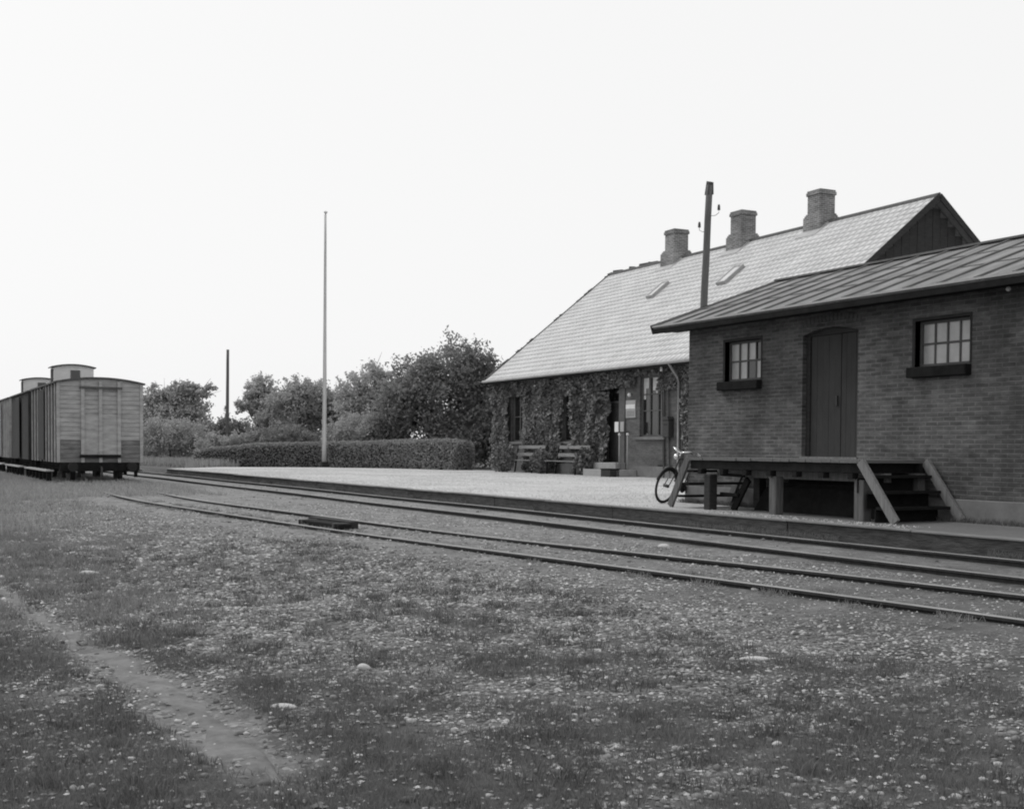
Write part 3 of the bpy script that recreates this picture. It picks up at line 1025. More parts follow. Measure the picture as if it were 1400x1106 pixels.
# ------------------------------------------------------------------ station building (local: x along the front, y depth, z above platform)
PHI = -0.025966
SX, SY = -51.01, 25.36
L_, W_ = 21.32, 6.75
ZE, ZR = 4.544 - PZ, 9.951 - PZ
station = thing("station_building", "long low brick station building with pale slate roof and three chimneys", "building", (SX, SY, PZ), PHI)
def h(z): return z - PZ
ssl = (ZR - ZE) / W_
ang = math.atan(ssl)
V1 = (1.95, 3.25, h(1.70), h(3.95)); V2 = (6.75, 8.1, h(1.70), h(3.85)); VD = (10.05, 11.35, h(0.90), h(3.95)); V3 = (12.8, 14.45, h(1.86), h(4.12))
T0 = 0.45
wm = wall_mb(0.3, 21.02, -0.1, 4.42, [V1, V2, VD, V3], T0, T0 + 0.35)
wm.build("front_wall", station_brick, station)
for x0, x1 in ((0.3, 0.6), (20.72, 21.02)):
    a = T0 + 0.352; b = 2 * W_ - T0
    top = lambda y: ZE + ssl * min(y, 2 * W_ - y) - 0.15
    MB().prism([(a, -0.1), (b, -0.1), (b, top(b)), (W_, top(W_)), (a, top(a))], x0, x1, axis='x').build("gable_wall", station_brick, station)
MB().box(0.6, 20.72, 2 * W_ - T0 - 0.3, 2 * W_ - T0, -0.1, 4.4).build("back_wall", station_brick, station)
MB().box(0.26, 21.06, T0 - 0.04, T0 - 0.002, -0.1, 0.42).build("plinth", plaster, station)
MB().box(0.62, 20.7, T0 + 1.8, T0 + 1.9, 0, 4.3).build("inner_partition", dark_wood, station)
# timber gable front, dark, above the shed roof
gb = MB()
n = 34
for i in range(n):
    y0 = 0.9 + (2 * W_ - 1.8) * i / n; y1 = 0.9 + (2 * W_ - 1.8) * (i + 1) / n - 0.015
    yc = (y0 + y1) / 2
    gb.box(21.024, 21.05 + 0.006 * (i % 2), y0, y1, 4.0, ZE + ssl * min(yc, 2 * W_ - yc) - 0.30)
gb.build("gable_boarding", dark_wood, station)
# roof body and slate courses
rb = MB()
rb.prism([(0, ZE), (W_, ZR), (W_, ZR - 0.12), (0, ZE - 0.12)], 0, L_, axis='x')
rb.prism([(W_ + 0.001, ZR), (2 * W_, ZE), (2 * W_, ZE - 0.12), (W_ + 0.001, ZR - 0.12)], 0, L_, axis='x')
sroof = rb.build("roof", slate_edge, station)
RL = math.hypot(W_, ZR - ZE)
ca, sa = math.cos(ang), math.sin(ang)
def RP(s, v, hgt=0.0):
    """point on the front slope: s along, v up the slope, hgt above it"""
    return (s, v * ca - hgt * sa, ZE + v * sa + hgt * ca)
NR = 25
sc_v, sc_f = [], []
for side in (0, 1):
    for r_ in range(NR):
        v0 = RL * r_ / NR - (0.03 if r_ == 0 else 0); v1 = RL * (r_ + 1) / NR + 0.02
        ns = 70 if side == 0 else 24
        s0 = -0.03 + (0.15 if r_ % 2 else 0) - 0.15
        dx = (L_ + 0.36) / ns
        for k in range(ns):
            a = max(-0.03, s0 + k * dx); b = min(L_ + 0.03, s0 + (k + 1) * dx - 0.001)
            if b - a < 0.03: continue
            j = random.uniform(-0.004, 0.004); t = 0.023 + random.uniform(0, 0.004); jl = random.uniform(-0.008, 0.008)
            P8 = [RP(a, v0 + jl, 0.003), RP(b, v0 + jl, 0.003), RP(b, v1, 0.003), RP(a, v1, 0.003),
                  RP(a, v0 + jl, t + j), RP(b, v0 + jl, t - j), RP(b, v1, 0.008), RP(a, v1, 0.008)]
            if side: P8 = [(p[0], 2 * W_ - p[1], p[2]) for p in P8]
            n0 = len(sc_v); sc_v += P8
            for f in ((4, 5, 6, 7), (0, 1, 5, 4), (1, 2, 6, 5), (3, 0, 4, 7)):
                sc_f.append([n0 + i for i in f])
# slates: a tone per slate
def slate_material():
    m = bpy.data.materials.new("slate_courses"); m.use_nodes = True
    n = m.node_tree.nodes; l = m.node_tree.links; b = n['Principled BSDF']
    ge = n.new("ShaderNodeNewGeometry"); tc = n.new("ShaderNodeTexCoord")
    no = n.new("ShaderNodeTexNoise"); no.inputs['Scale'].default_value = 0.6; no.inputs['Detail'].default_value = 6
    l.new(tc.outputs['Object'], no.inputs['Vector'])
    a = n.new("ShaderNodeMath"); a.operation = 'MULTIPLY_ADD'; a.inputs[1].default_value = 0.12
    l.new(ge.outputs['Random Per Island'], a.inputs[0])
    s_ = n.new("ShaderNodeMath"); s_.operation = 'MULTIPLY'; s_.inputs[1].default_value = 0.7
    no.inputs['Scale'].default_value = 1.1; s_.inputs[1].default_value = 0.95
    l.new(no.outputs['Fac'], s_.inputs[0]); l.new(s_.outputs[0], a.inputs[2])
    rp = n.new("ShaderNodeValToRGB"); rp.color_ramp.elements[0].position = 0.2; rp.color_ramp.elements[1].position = 0.85
    rp.color_ramp.elements[0].color = g4(0.46); rp.color_ramp.elements[1].color = g4(0.68)
    l.new(a.outputs[0], rp.inputs[0]); l.new(rp.outputs[0], b.inputs['Base Color'])
    b.inputs['Roughness'].default_value = 0.5; b.inputs['Specular IOR Level'].default_value = 0.45
    return m
so_ = np_mesh("slates", np.array(sc_v), np.array(sc_f), slate_material(), parent=sroof)
# ridge tiles, rough at the left end
rd = MB()
s = 0.0
while s < L_:
    e = min(s + 0.42, L_ + 0.03)
    rd.prism([(W_ - 0.16, ZR - 0.105), (W_ - 0.10, ZR + 0.0), (W_, ZR + 0.065), (W_ + 0.10, ZR + 0.0), (W_ + 0.16, ZR - 0.105)], s, e - 0.012, axis='x')
    s = e
rd.build("ridge_tiles", tile_dark, sroof)
# lifted mortar and tile lumps on the far half of the ridge and down the left verge
for s, ln in ((0.0, 1.0), (1.5, 0.6), (2.4, 1.7), (3.2, 0.5)):
    lump = MB()
    lump.hexa([(s, W_ + 0.1, ZR + 0.02), (s + ln, W_ + 0.1, ZR + 0.02), (s + ln, W_ + 0.55, ZR - 0.1), (s, W_ + 0.55, ZR - 0.1),
               (s + 0.05, W_ + 0.12, ZR + 0.2), (s + ln - 0.1, W_ + 0.12, ZR + 0.14), (s + ln - 0.1, W_ + 0.5, ZR + 0.1), (s + 0.05, W_ + 0.5, ZR + 0.17)])
    lump.build("ridge_lump", tile_dark, sroof)
for v0, v1 in ((RL - 0.3, RL + 0.15), (RL * 0.73, RL * 0.86), (RL * 0.55, RL * 0.61), (RL * 0.335, RL * 0.38), (RL * 0.25, RL * 0.30), (0.15, RL * 0.19)):
    k = 4
    lump = MB()
    for i in range(k):
        a = v0 + (v1 - v0) * i / k; b = v0 + (v1 - v0) * (i + 1) / k - 0.02
        z = random.uniform(0.05, 0.10)
        lump.hexa([RP(-0.13, a, 0.0), RP(0.04, a, 0.02), RP(0.04, b, 0.02), RP(-0.13, b, 0.0), RP(-0.12, a, z), RP(0.03, a, z), RP(0.03, b, z * 0.8), RP(-0.12, b, z * 0.8)])
    lump.build("verge_tiles", tile_dark, sroof)
for x in (-0.035, L_ + 0.035):
    for sgn in (0, 1):
        bb_ = MB()
        a = Vector((x, 0.0, ZE - 0.06)); b = Vector((x, W_, ZR - 0.06))
        if sgn: a.y = 2 * W_
        bb_.beam(a, b, 0.035, 0.2)
        bb_.build("barge_board", dark_wood, sroof)
MB().box(0, L_, -0.03, 0.0, ZE - 0.14, ZE + 0.0).build("fascia", tar, sroof)
MB().box(0.02, L_ - 0.02, 0.03, T0 + 0.3, ZE - 0.165, ZE - 0.125).build("soffit", dark_wood, sroof)
gt = MB(); gt.tube([(-0.05, -0.10, ZE - 0.055), (L_ + 0.05, -0.10, ZE - 0.075)], 0.06, 10); gt.build("gutter", zinc, sroof, smooth=True)
# skylights
for (s0, s1, v0, v1) in ((7.62, 8.12, 5.15, 6.22), (12.7, 13.28, 5.1, 6.25)):
    fr = MB()
    def rb2(a, b, c, d, h0, h1, m_=fr):
        m_.hexa([RP(a, c, h0), RP(b, c, h0), RP(b, d, h0), RP(a, d, h0), RP(a, c, h1), RP(b, c, h1), RP(b, d, h1), RP(a, d, h1)])
    rb2(s0, s1, v0, v0 + 0.07, 0.0, 0.15); rb2(s0, s1, v1 - 0.07, v1, 0.0, 0.15)
    rb2(s0, s0 + 0.06, v0 + 0.07, v1 - 0.07, 0.0, 0.15); rb2(s1 - 0.06, s1, v0 + 0.07, v1 - 0.07, 0.0, 0.15)
    f = fr.build("skylight", zinc, sroof)
    gl = MB(); rb2(s0 + 0.06, s1 - 0.06, v0 + 0.07, v1 - 0.07, 0.10, 0.125, gl)
    gl.build("pane", glass_roof, f)
# chimneys
for s, a, b, ztop in ((5.75, 0.52, 0.375, 11.20), (10.62, 0.50, 0.37, 11.20), (15.42, 0.47, 0.36, 11.16)):
    ch = MB()
    zb = ZR - 0.75; zt = h(ztop)
    ch.box(s - a, s + a, W_ - a, W_ + a, zb, ZR + 0.20)
    ch.box(s - a * 0.93, s + a * 0.93, W_ - a * 0.93, W_ + a * 0.93, ZR + 0.20, ZR + 0.27)
    ch.box(s - a * 0.86, s + a * 0.86, W_ - a * 0.86, W_ + a * 0.86, ZR + 0.27, ZR + 0.33)
    ch.box(s - b, s + b, W_ - b, W_ + b, ZR + 0.33, zt - 0.20)
    c = ch.build("chimney", chimney_brick, sroof, bevel=0.012)
    cp = MB()
    cp.box(s - b - 0.045, s + b + 0.045, W_ - b - 0.045, W_ + b + 0.045, zt - 0.20, zt - 0.07)
    cp.box(s - b - 0.02, s + b + 0.02, W_ - b - 0.02, W_ + b + 0.02, zt - 0.07, zt)
    cp.build("chimney_cap", chimney_brick, c, bevel=0.02)
    MB().box(s - b * 0.5, s + b * 0.5, W_ - b * 0.5, W_ + b * 0.5, zt, zt + 0.02).build("flue", tar, c)
    fl = MB().hexa([RP(s - a - 0.12, RL - 0.95, 0.02), RP(s + a + 0.12, RL - 0.95, 0.02), RP(s + a + 0.12, RL, 0.02), RP(s - a - 0.12, RL, 0.02),
                    RP(s - a - 0.12, RL - 0.95, 0.04), RP(s + a + 0.12, RL - 0.95, 0.04), RP(s + a + 0.12, RL, 0.05), RP(s - a - 0.12, RL, 0.05)])
    fl.build("flashing", zinc, c)
# windows
def st_window(wd, cols, rows, dressed=False):
    x0, x1, z0, z1 = wd
    y0 = T0 + 0.10
    t = 0.07
    fr = MB()
    fr.box(x0, x1, y0, y0 + 0.08, z0, z0 + t); fr.box(x0, x1, y0, y0 + 0.08, z1 - t, z1)
    fr.box(x0, x0 + t, y0, y0 + 0.08, z0 + t, z1 - t); fr.box(x1 - t, x1, y0, y0 + 0.08, z0 + t, z1 - t)
    for i in range(1, cols):
        xx = x0 + (x1 - x0) * i / cols
        fr.box(xx - 0.035, xx + 0.035, y0 + 0.005, y0 + 0.075, z0 + t, z1 - t)
    for z in rows:
        zz = z0 + (z1 - z0) * z
        fr.box(x0 + t, x1 - t, y0 + 0.01, y0 + 0.07, zz - 0.02, zz + 0.02)
    f = fr.build("window", frame_paint, station)
    MB().quad([(x0 + t, y0 + 0.05, z0 + t), (x1 - t, y0 + 0.05, z0 + t), (x1 - t, y0 + 0.05, z1 - t), (x0 + t, y0 + 0.05, z1 - t)]).build("pane", glass_dark, f)
    if dressed:
        for (a, b, zz0, zz1) in ((0.04, 0.14, 0.62, 0.97), (0.13, 0.26, 0.80, 0.97), (0.42, 0.55, 0.76, 0.97), (0.55, 0.70, 0.70, 0.97), (0.78, 0.92, 0.74, 0.97), (0.72, 0.80, 0.88, 0.97)):
            k = 6
            cu_ = MB()
            for i in range(k):
                u0 = x0 + (x1 - x0) * (a + (b - a) * i / k); u1 = x0 + (x1 - x0) * (a + (b - a) * (i + 1) / k)
                d0 = y0 + 0.035 + 0.008 * (i % 2); d1 = y0 + 0.035 + 0.008 * ((i + 1) % 2)
                dz = 0.03 * math.sin(i)
                cu_.quad([(u0, d0, z0 + (z1 - z0) * zz0 + dz), (u1, d1, z0 + (z1 - z0) * zz0 - dz), (u1, d1, z0 + (z1 - z0) * zz1), (u0, d0, z0 + (z1 - z0) * zz1)])
            cu_.build("curtain", curtain, f)
    MB().box(x0 - 0.3 if dressed else x0 - 0.08, x1 + 0.14, T0 - 0.10, T0 + 0.10, z0 - 0.11, z0 - 0.003).build("sill", plaster, station, bevel=0.01)
st_window(V1, 2, (0.5,)); st_window(V2, 2, (0.5,)); st_window(V3, 3, (0.43, 0.70), True)
# door in its recess
dr = MB()
y0 = T0 + 0.22
dr.box(VD[0], VD[0] + 0.1, y0, y0 + 0.1, VD[2], VD[3]); dr.box(VD[1] - 0.1, VD[1], y0, y0 + 0.1, VD[2], VD[3])
dr.box(VD[0] + 0.1, VD[1] - 0.1, y0, y0 + 0.1, VD[3] - 0.1, VD[3]); dr.box(VD[0] + 0.1, VD[1] - 0.1, y0, y0 + 0.1, VD[3] - 0.75, VD[3] - 0.68)
dr.build("door_frame", frame_paint, station)
dl = MB()
dl.box(VD[0] + 0.1, VD[1] - 0.1, y0 + 0.03, y0 + 0.07, VD[2], VD[3] - 0.76)
for (a, b, c, d) in ((0.2, 0.6, 0.15, 0.95), (0.7, 1.1, 0.15, 0.95), (0.2, 0.6, 1.1, 2.1), (0.7, 1.1, 1.1, 2.1)):
    dl.box(VD[0] + a, VD[0] + b, y0 + 0.015, y0 + 0.032, VD[2] + c, VD[2] + d)
dleaf = dl.build("door", door_paint, station)
MB().quad([(VD[0] + 0.1, y0 + 0.05, VD[3] - 0.68), (VD[1] - 0.1, y0 + 0.05, VD[3] - 0.68), (VD[1] - 0.1, y0 + 0.05, VD[3] - 0.1), (VD[0] + 0.1, y0 + 0.05, VD[3] - 0.1)]).build("fanlight", glass_dark, station)
MB().ball((VD[1] - 0.2, y0 - 0.01, VD[2] + 1.0), 0.03).build("handle", chrome, dleaf)
MB().box(11.37, 11.80, T0 - 0.045, T0 - 0.004, 0.45, 3.5).build("pilaster", frame_paint, station)
MB().box(10.2, 12.7, T0 - 0.95, T0 - 0.045, -0.05, 0.26).build("step", concrete, station, bevel=0.015)
MB().box(10.2, 11.9, T0 - 0.5, T0 - 0.045, 0.262, 0.52).build("step", concrete, station, bevel=0.015)
MB().box(14.1, 14.4, T0 - 0.03, T0 - 0.001, h(0.62), h(0.82)).build("cellar_vent", tar, station)
dp = MB(); dp.tube([(15.5, -0.08, ZE - 0.10), (15.5, 0.30, h(3.95)), (15.5, 0.37, h(3.8)), (15.5, 0.37, 0.05), (15.5, 0.25, 0.0)], 0.045, 8)
dp.build("downpipe", pipe_grey, station, smooth=True)

def on_wall(name, label, cat, s, z, group=None, t=T0):
    c_, s_ = math.cos(PHI), math.sin(PHI)
    return thing(name, label, cat, (SX + s * c_ - t * s_, SY + s * s_ + t * c_, z), PHI, group)
# notice board sign with a white band
o = on_wall("station_sign", "small sign with a bright white band on the wall left of the curtained window", "sign", 12.21, 2.59)
MB().box(-0.34, 0.34, -0.04, -0.005, 0, 0.66).build("board", cream_paint, o)
MB().box(-0.33, 0.33, -0.05, -0.041, 0.34, 0.50).build("white_band", white_paint, o)
ln = MB()
for z in (0.08, 0.15, 0.22): ln.box(-0.27, 0.27, -0.046, -0.041, z, z + 0.02)
ln.build("dark_lines", frame_paint, o)
o = on_wall("wall_lamp", "round white globe lamp on the wall above the small white banded sign", "lamp", 12.25, 3.45)
MB().ball((0, -0.12, 0), 0.075, 12, 8).build("globe", porcelain, o, smooth=True)
MB().tube([(0, 0, 0.02), (0, -0.12, 0.06)], 0.015, 6).build("bracket", iron, o)
o = on_wall("wall_lamp", "pale enamel shade lamp on an arm above the station entrance door", "lamp", 11.05, 4.05)
MB().tube([(0.1, -0.12, 0.10), (0.1, -0.12, 0.05), (0.1, -0.12, 0.0)], [0.03, 0.09, 0.20], 14, cap=False).build("lamp_shade", porcelain, o, smooth=True)
MB().tube([(0, 0, 0.02), (0, -0.05, 0.16), (0.1, -0.12, 0.10)], 0.015, 6).build("arm", iron, o)
o = on_wall("insulator", "white porcelain insulator under the eaves left of the middle ivy", "insulator", 4.54, 4.10, "insulators under the eaves", t=0.3)
MB().tube([(0, 0, 0), (0, 0, 0.1), (0, 0, 0.24)], [0.055, 0.05, 0.03], 10).build("bell", porcelain, o, smooth=True)
MB().tube([(0, 0.15, -0.05), (0, 0, -0.08), (0, 0, 0.0)], 0.012, 6).build("hook", iron, o)
o = on_wall("insulator", "white porcelain insulator under the eaves above the curtained window", "insulator", 14.48, 4.22, "insulators under the eaves", t=0.3)
MB().tube([(0, 0, 0), (0, 0, 0.1), (0, 0, 0.22)], [0.055, 0.05, 0.03], 10).build("bell", porcelain, o, smooth=True)
MB().tube([(0, 0.15, -0.05), (0, 0, -0.08), (0, 0, 0.0)], 0.012, 6).build("hook", iron, o)
o = on_wall("post_box", "dark iron post box on the wall right of the curtained window", "post box", 14.9, 1.83)
MB().box(-0.2, 0.2, -0.24, -0.002, 0, 0.62).build("box", iron, o, bevel=0.02)
MB().prism([(-0.22, 0.62), (0.22, 0.62), (0.16, 0.74), (-0.16, 0.74)], -0.26, -0.002, axis='y').build("lid", iron, o)
MB().box(-0.12, 0.12, -0.246, -0.241, 0.45, 0.48).build("slot", black_rubber, o)
o = on_wall("notice_board", "narrow pale notice board between the curtained window and the post box", "notice board", 14.55, 1.88)
MB().box(-0.16, 0.10, -0.03, -0.003, 0, 0.60).build("board", frame_paint, o)
pp = MB()
for z0, z1 in ((0.03, 0.17), (0.23, 0.35), (0.43, 0.56)): pp.box(-0.14, 0.08, -0.036, -0.031, z0, z1)
pp.build("papers", cream_paint, o)
# pair of posts carrying two pale notices beside the door steps
o = on_wall("notice_stand", "stand of two slender posts with pale notices beside the station door steps", "notice stand", 12.25, PZ, t=0.1)
for x in (-0.30, 0.28):
    MB().tube([(x, 0, 0), (x, 0, 1.62)], 0.035, 8).build("post", pipe_grey, o, smooth=True)
    MB().ball((x, 0, 1.60), 0.06, 8, 6).build("knob", white_paint, o, smooth=True)
for x, hw, m_ in ((-0.46, 0.13, white_paint), (-0.06, 0.12, cream_paint)):
    MB().box(x - hw, x + hw, -0.05, -0.03, 1.70, 2.08).build("notice", m_, o)
MB().box(-0.6, 0.3, -0.028, 0.028, 1.66, 1.70).build("cross_bar", dark_wood, o)
# dark box by the steps
o = on_wall("wooden_box", "small dark wooden box on the gravel at the foot of the notice stand", "box", 12.35, PZ, t=-0.55)
MB().box(-0.35, 0.35, -0.2, 0.2, 0, 0.28).build("box", dark_wood, o, bevel=0.01)
MB().box(-0.37, 0.37, -0.22, 0.22, 0.281, 0.31).build("lid", tar, o)

# benches
def bench(s, length, label):
    o = on_wall("bench", label, "bench", s, PZ, "benches against the ivy wall", t=-0.45)
    hl = length / 2
    st = MB()
    for k in range(3):
        st.box(-hl, hl, -0.02 + k * 0.15, 0.11 + k * 0.15, 0.52, 0.555)
    st.build("seat", pale_wood, o)
    bk = MB()
    bk.hexa([(-hl * 0.75, 0.47, 0.72), (hl, 0.47, 0.72), (hl, 0.50, 0.72), (-hl * 0.75, 0.50, 0.72), (-hl * 0.75, 0.50, 0.86), (hl, 0.50, 0.86), (hl, 0.53, 0.86), (-hl * 0.75, 0.53, 0.86)])
    bk.hexa([(-hl * 0.75, 0.53, 1.04), (hl, 0.53, 1.04), (hl, 0.56, 1.04), (-hl * 0.75, 0.56, 1.04), (-hl * 0.75, 0.56, 1.18), (hl, 0.56, 1.18), (hl, 0.59, 1.18), (-hl * 0.75, 0.59, 1.18)])
    bk.build("backrest", pale_wood, o)
    for x in (-hl + 0.25, hl - 0.25):
        l = MB()
        l.beam((x, 0.02, 0), (x, 0.04, 0.52), 0.05, 0.05, up=(0, 1, 0)); l.beam((x, 0.42, 0), (x, 0.60, 1.15), 0.05, 0.05, up=(0, 1, 0)); l.beam((x, 0.02, 0.49), (x, 0.42, 0.49), 0.04, 0.05)
        l.build("leg", tar, o)
bench(4.45, 2.9, "slatted wooden bench half grown over at the left by ivy")
bench(8.25, 2.9, "slatted wooden bench nearest the station door steps")

# ------------------------------------------------------------------ foliage helper
def leaves(C, size, aspect=0.7, normal=None, spread=1.0, rng=RNG):
    """quads of a given size with random orientation around centres C (n,3)"""
    n = len(C)
    nr = rng.normal(size=(n, 3))
    if normal is not None:
        nr = nr * spread + np.asarray(normal)
    nr /= np.linalg.norm(nr, axis=1, keepdims=True) + 1e-9
    a = np.cross(nr, rng.normal(size=(n, 3)))
    a /= np.linalg.norm(a, axis=1, keepdims=True) + 1e-9
    b = np.cross(nr, a)
    s = (size * rng.uniform(0.6, 1.35, size=n))[:, None]
    a = a * s; b = b * s * aspect
    V = np.stack([C - a, C + b * 0.8 - a * 0.1, C + a, C - b * 0.8 + a * 0.05], 1).reshape(-1, 3)
    F = np.arange(4 * n).reshape(n, 4)
    return V, F

def tree(name, label, cat, loc, hgt, blobs, n, size, m, lean=(0, 0), group=None, wisps=0, seed=0, thin=0.0):
    """blobs: (dx_right, dy_depth, z, rx, rz) with dx measured along the view-right direction of the row of trees"""
    rng = np.random.default_rng(seed + 100)
    n = int(n * 1.9); size = size * 0.82
    o = thing(name, label, cat, loc, 0, group)
    rt = np.array([0.465, 0.885, 0.0]); dp_ = np.array([-0.885, 0.465, 0.0])
    vol = np.array([b[3] ** 2 * b[4] for b in blobs]) ** 0.75
    vol /= vol.sum()
    Cs = []
    for b, v in zip(blobs, vol):
        k = int(n * v)
        c0 = rt * b[0] + dp_ * b[1] + np.array([0, 0, b[2]])
        # sub clumps spread through the blob, leaves gathered round them
        nc = max(10, int(k / 40))
        d = rng.normal(size=(nc, 3)); d /= np.linalg.norm(d, axis=1, keepdims=True)
        rr = rng.uniform(0.15, 1.0, size=(nc, 1)) ** 0.55 * (1 + rng.normal(size=(nc, 1)) * 0.09)
        cl = d * rr
        cl = cl * np.array([1, 1, 1]) 
        idx = rng.integers(0, nc, size=k)
        p = cl[idx] + rng.normal(size=(k, 3)) * 0.13
        q = p[:, :1] * rt * b[3] + p[:, 1:2] * dp_ * b[3] + p[:, 2:3] * np.array([0, 0, b[4]])
        Cs.append(c0 + q)
    for i in range(wisps):                           # twigs that stick out of the outline
        b = blobs[rng.integers(0, len(blobs))]
        an = rng.uniform(0.15, 2.6)
        c0 = rt * b[0] + dp_ * b[1] + np.array([0, 0, b[2]])
        dr_ = rt * math.cos(an) + np.array([0, 0, 1]) * math.sin(an) + dp_ * rng.normal() * 0.4
        if lean[0]: dr_ = dr_ + rt * lean[0]
        dr_ = dr_ / np.linalg.norm(dr_)
        t = rng.uniform(0.85, 1.35, size=26)[:, None]
        Cs.append(c0 + dr_ * t * np.array([b[3], b[3], b[4]]) + rng.normal(size=(26, 3)) * 0.07 * b[3])
    C = np.vstack(Cs)
    C = C[C[:, 2] > 0.05]
    V, F = leaves(C, size, rng=rng)
    np_mesh("crown", V, F, m, parent=o)
    tk = MB()
    r0 = 0.035 * hgt ** 0.9 * 0.8
    base = np.array([0, 0, -0.1])
    cen = np.array(blobs[0][:3]); 
    top = rt * blobs[0][0] + dp_ * blobs[0][1] + np.array([0, 0, blobs[0][2]])
    tk.tube([base, base * 0.4 + top * 0.35 + np.array([0.05, 0, 0]), top * 0.75, top], [r0, r0 * 0.75, r0 * 0.5, r0 * 0.25], 8)
    for b in blobs:
        c0 = rt * b[0] + dp_ * b[1] + np.array([0, 0, b[2]])
        st = top * rng.uniform(0.3, 0.7)
        tk.tube([st, (st + c0) / 2 + rng.normal(size=3) * 0.1, c0, c0 + (c0 - st) * 0.35], [r0 * 0.45, r0 * 0.32, r0 * 0.2, r0 * 0.06], 6)
        for i in range(4):
            e = c0 + rng.normal(size=3) * np.array([b[3], b[3], b[4]]) * 0.6
            tk.tube([(st + c0) / 2, (c0 + e) / 2 + rng.normal(size=3) * 0.08, e], [r0 * 0.22, r0 * 0.14, r0 * 0.05], 5)
    tk.build("trunk", bark, o, smooth=True)
    return o

# trees behind the hedge, left to right
tree("wind_swept_tree", "wind-bent tree leaning right between the wagons and the bare pole", "tree", (-82.1, 17.8, 0.3), 5.2,
     [(-0.4, 0, 3.4, 1.8, 1.5), (0.7, 0.3, 4.0, 1.4, 1.1), (1.7, 0, 4.75, 0.9, 0.5), (-1.4, 0.2, 4.1, 1.0, 0.9), (0.2, 0, 4.6, 1.0, 0.7), (1.2, -0.2, 2.8, 1.4, 1.1), (-1.6, 0, 2.4, 1.4, 1.4), (0.2, 0, 1.6, 2.2, 1.4)],
     10500, 0.13, leaf_mid, lean=(1.2, 0), wisps=26, seed=1)
tree("bush", "pale rounded bush in front of the wind-bent tree by the wagons", "bush", (-76.1, 16.2, 0.3), 2.8,
     [(0, 0, 1.7, 1.7, 1.3), (1.2, 0, 1.5, 1.3, 1.1), (-1.3, 0.2, 1.3, 1.2, 1.1), (2.2, 0.2, 1.1, 1.0, 0.9)], 6000, 0.10, leaf_mid, wisps=10, seed=2)
tree("bush", "dark round bush directly behind the foot of the bare pole", "bush", (-77.3, 20.2, 0.3), 3.4,
     [(0, 0, 2.0, 1.1, 1.2), (-1.0, 0, 1.6, 1.1, 1.1), (0.9, 0, 1.2, 0.9, 1.1)], 4200, 0.11, leaf_dark, wisps=8, seed=3)
tree("bush", "low bush between the bare pole and the thin-crowned tree", "bush", (-75.0, 21.5, 0.3), 2.0,
     [(0, 0, 1.2, 1.1, 1.0), (1.2, 0, 1.0, 1.1, 0.8)], 2600, 0.11, leaf_mid, wisps=6, seed=4)
tree("thin_tree", "thin light-crowned tree standing right of the bare pole", "tree", (-76.9, 22.0, 0.3), 5.9,
     [(0.0, 0, 4.5, 1.0, 1.05), (-0.8, 0, 3.8, 0.8, 0.6), (0.6, 0, 3.4, 1.0, 0.9), (0.7, 0, 4.4, 0.7, 0.6), (0.3, 0, 2.3, 1.0, 1.0)], 3200, 0.12, leaf_light, wisps=22, seed=5)
tree("round_tree", "broad grey-leaved tree directly left of the flagpole", "tree", (-74.3, 23.7, 0.3), 5.2,
     [(0, 0, 3.6, 1.8, 1.6), (-1.4, 0, 3.0, 1.3, 1.3), (1.4, 0, 3.8, 1.3, 1.3), (0.2, 0, 1.8, 2.3, 1.5), (0.1, 0, 4.5, 1.2, 0.8), (2.3, 0, 3.4, 0.9, 1.2)], 9500, 0.12, leaf_mid, wisps=26, seed=6)
tree("round_tree", "smaller dark tree just behind and right of the flagpole", "tree", (-71.5, 25.5, 0.3), 4.8,
     [(0, 0, 3.0, 1.4, 1.6), (-1.0, 0, 3.6, 1.0, 1.0), (1.0, 0, 3.0, 1.3, 1.5), (0.2, 0, 1.6, 1.8, 1.3)], 6800, 0.12, leaf_dark, wisps=14, seed=7)
tree("round_tree", "pale medium tree between the flagpole and the tallest tree", "tree", (-67.4, 26.2, 0.3), 5.9,
     [(0, 0, 4.9, 1.2, 1.1), (-1.2, 0, 3.8, 1.3, 1.3), (1.3, 0, 4.0, 1.4, 1.4), (2.4, 0, 4.2, 1.1, 1.2), (0, 0, 2.4, 2.1, 1.9)], 9500, 0.12, leaf_light, wisps=20, seed=8)
tree("bush", "mid-grey bush rising behind the hedge right of the flagpole", "bush", (-63.0, 23.9, 0.3), 3.0,
     [(0, 0, 1.9, 1.5, 1.1), (1.4, 0, 1.6, 1.2, 1.1), (-1.3, 0, 1.5, 1.1, 1.0)], 5200, 0.10, leaf_mid, wisps=8, seed=9)
tree("large_tree", "tallest dark leafy tree behind the hedge, left of the station", "tree", (-60.0, 27.5, 0.3), 7.3,
     [(0.3, 0, 5.2, 2.1, 1.7), (1.6, 0, 5.3, 1.4, 1.4), (2.4, 0.2, 4.4, 1.1, 1.3), (-1.5, 0, 4.4, 1.7, 1.5), (-2.6, 0, 3.9, 1.1, 1.1), (0.2, 0.6, 3.2, 2.7, 2.0), (-3.2, 0.5, 2.4, 1.2, 1.7), (2.0, 0, 3.6, 1.5, 1.6), (-2.4, 0.2, 3.0, 1.2, 1.5), (0.6, 0.4, 1.6, 2.8, 1.5)],
     19000, 0.12, leaf_dark, wisps=34, seed=10)
tree("round_tree", "dark tree filling the gap beside the station's left corner", "tree", (-57.6, 29.9, 0.3), 5.0,
     [(0, 0, 3.0, 1.5, 1.7), (0.9, 0.3, 1.8, 1.5, 1.5), (-1.0, 0.3, 1.8, 1.4, 1.5), (0.7, 0, 3.9, 0.8, 0.9)], 7600, 0.12, leaf_dark, wisps=12, seed=11)
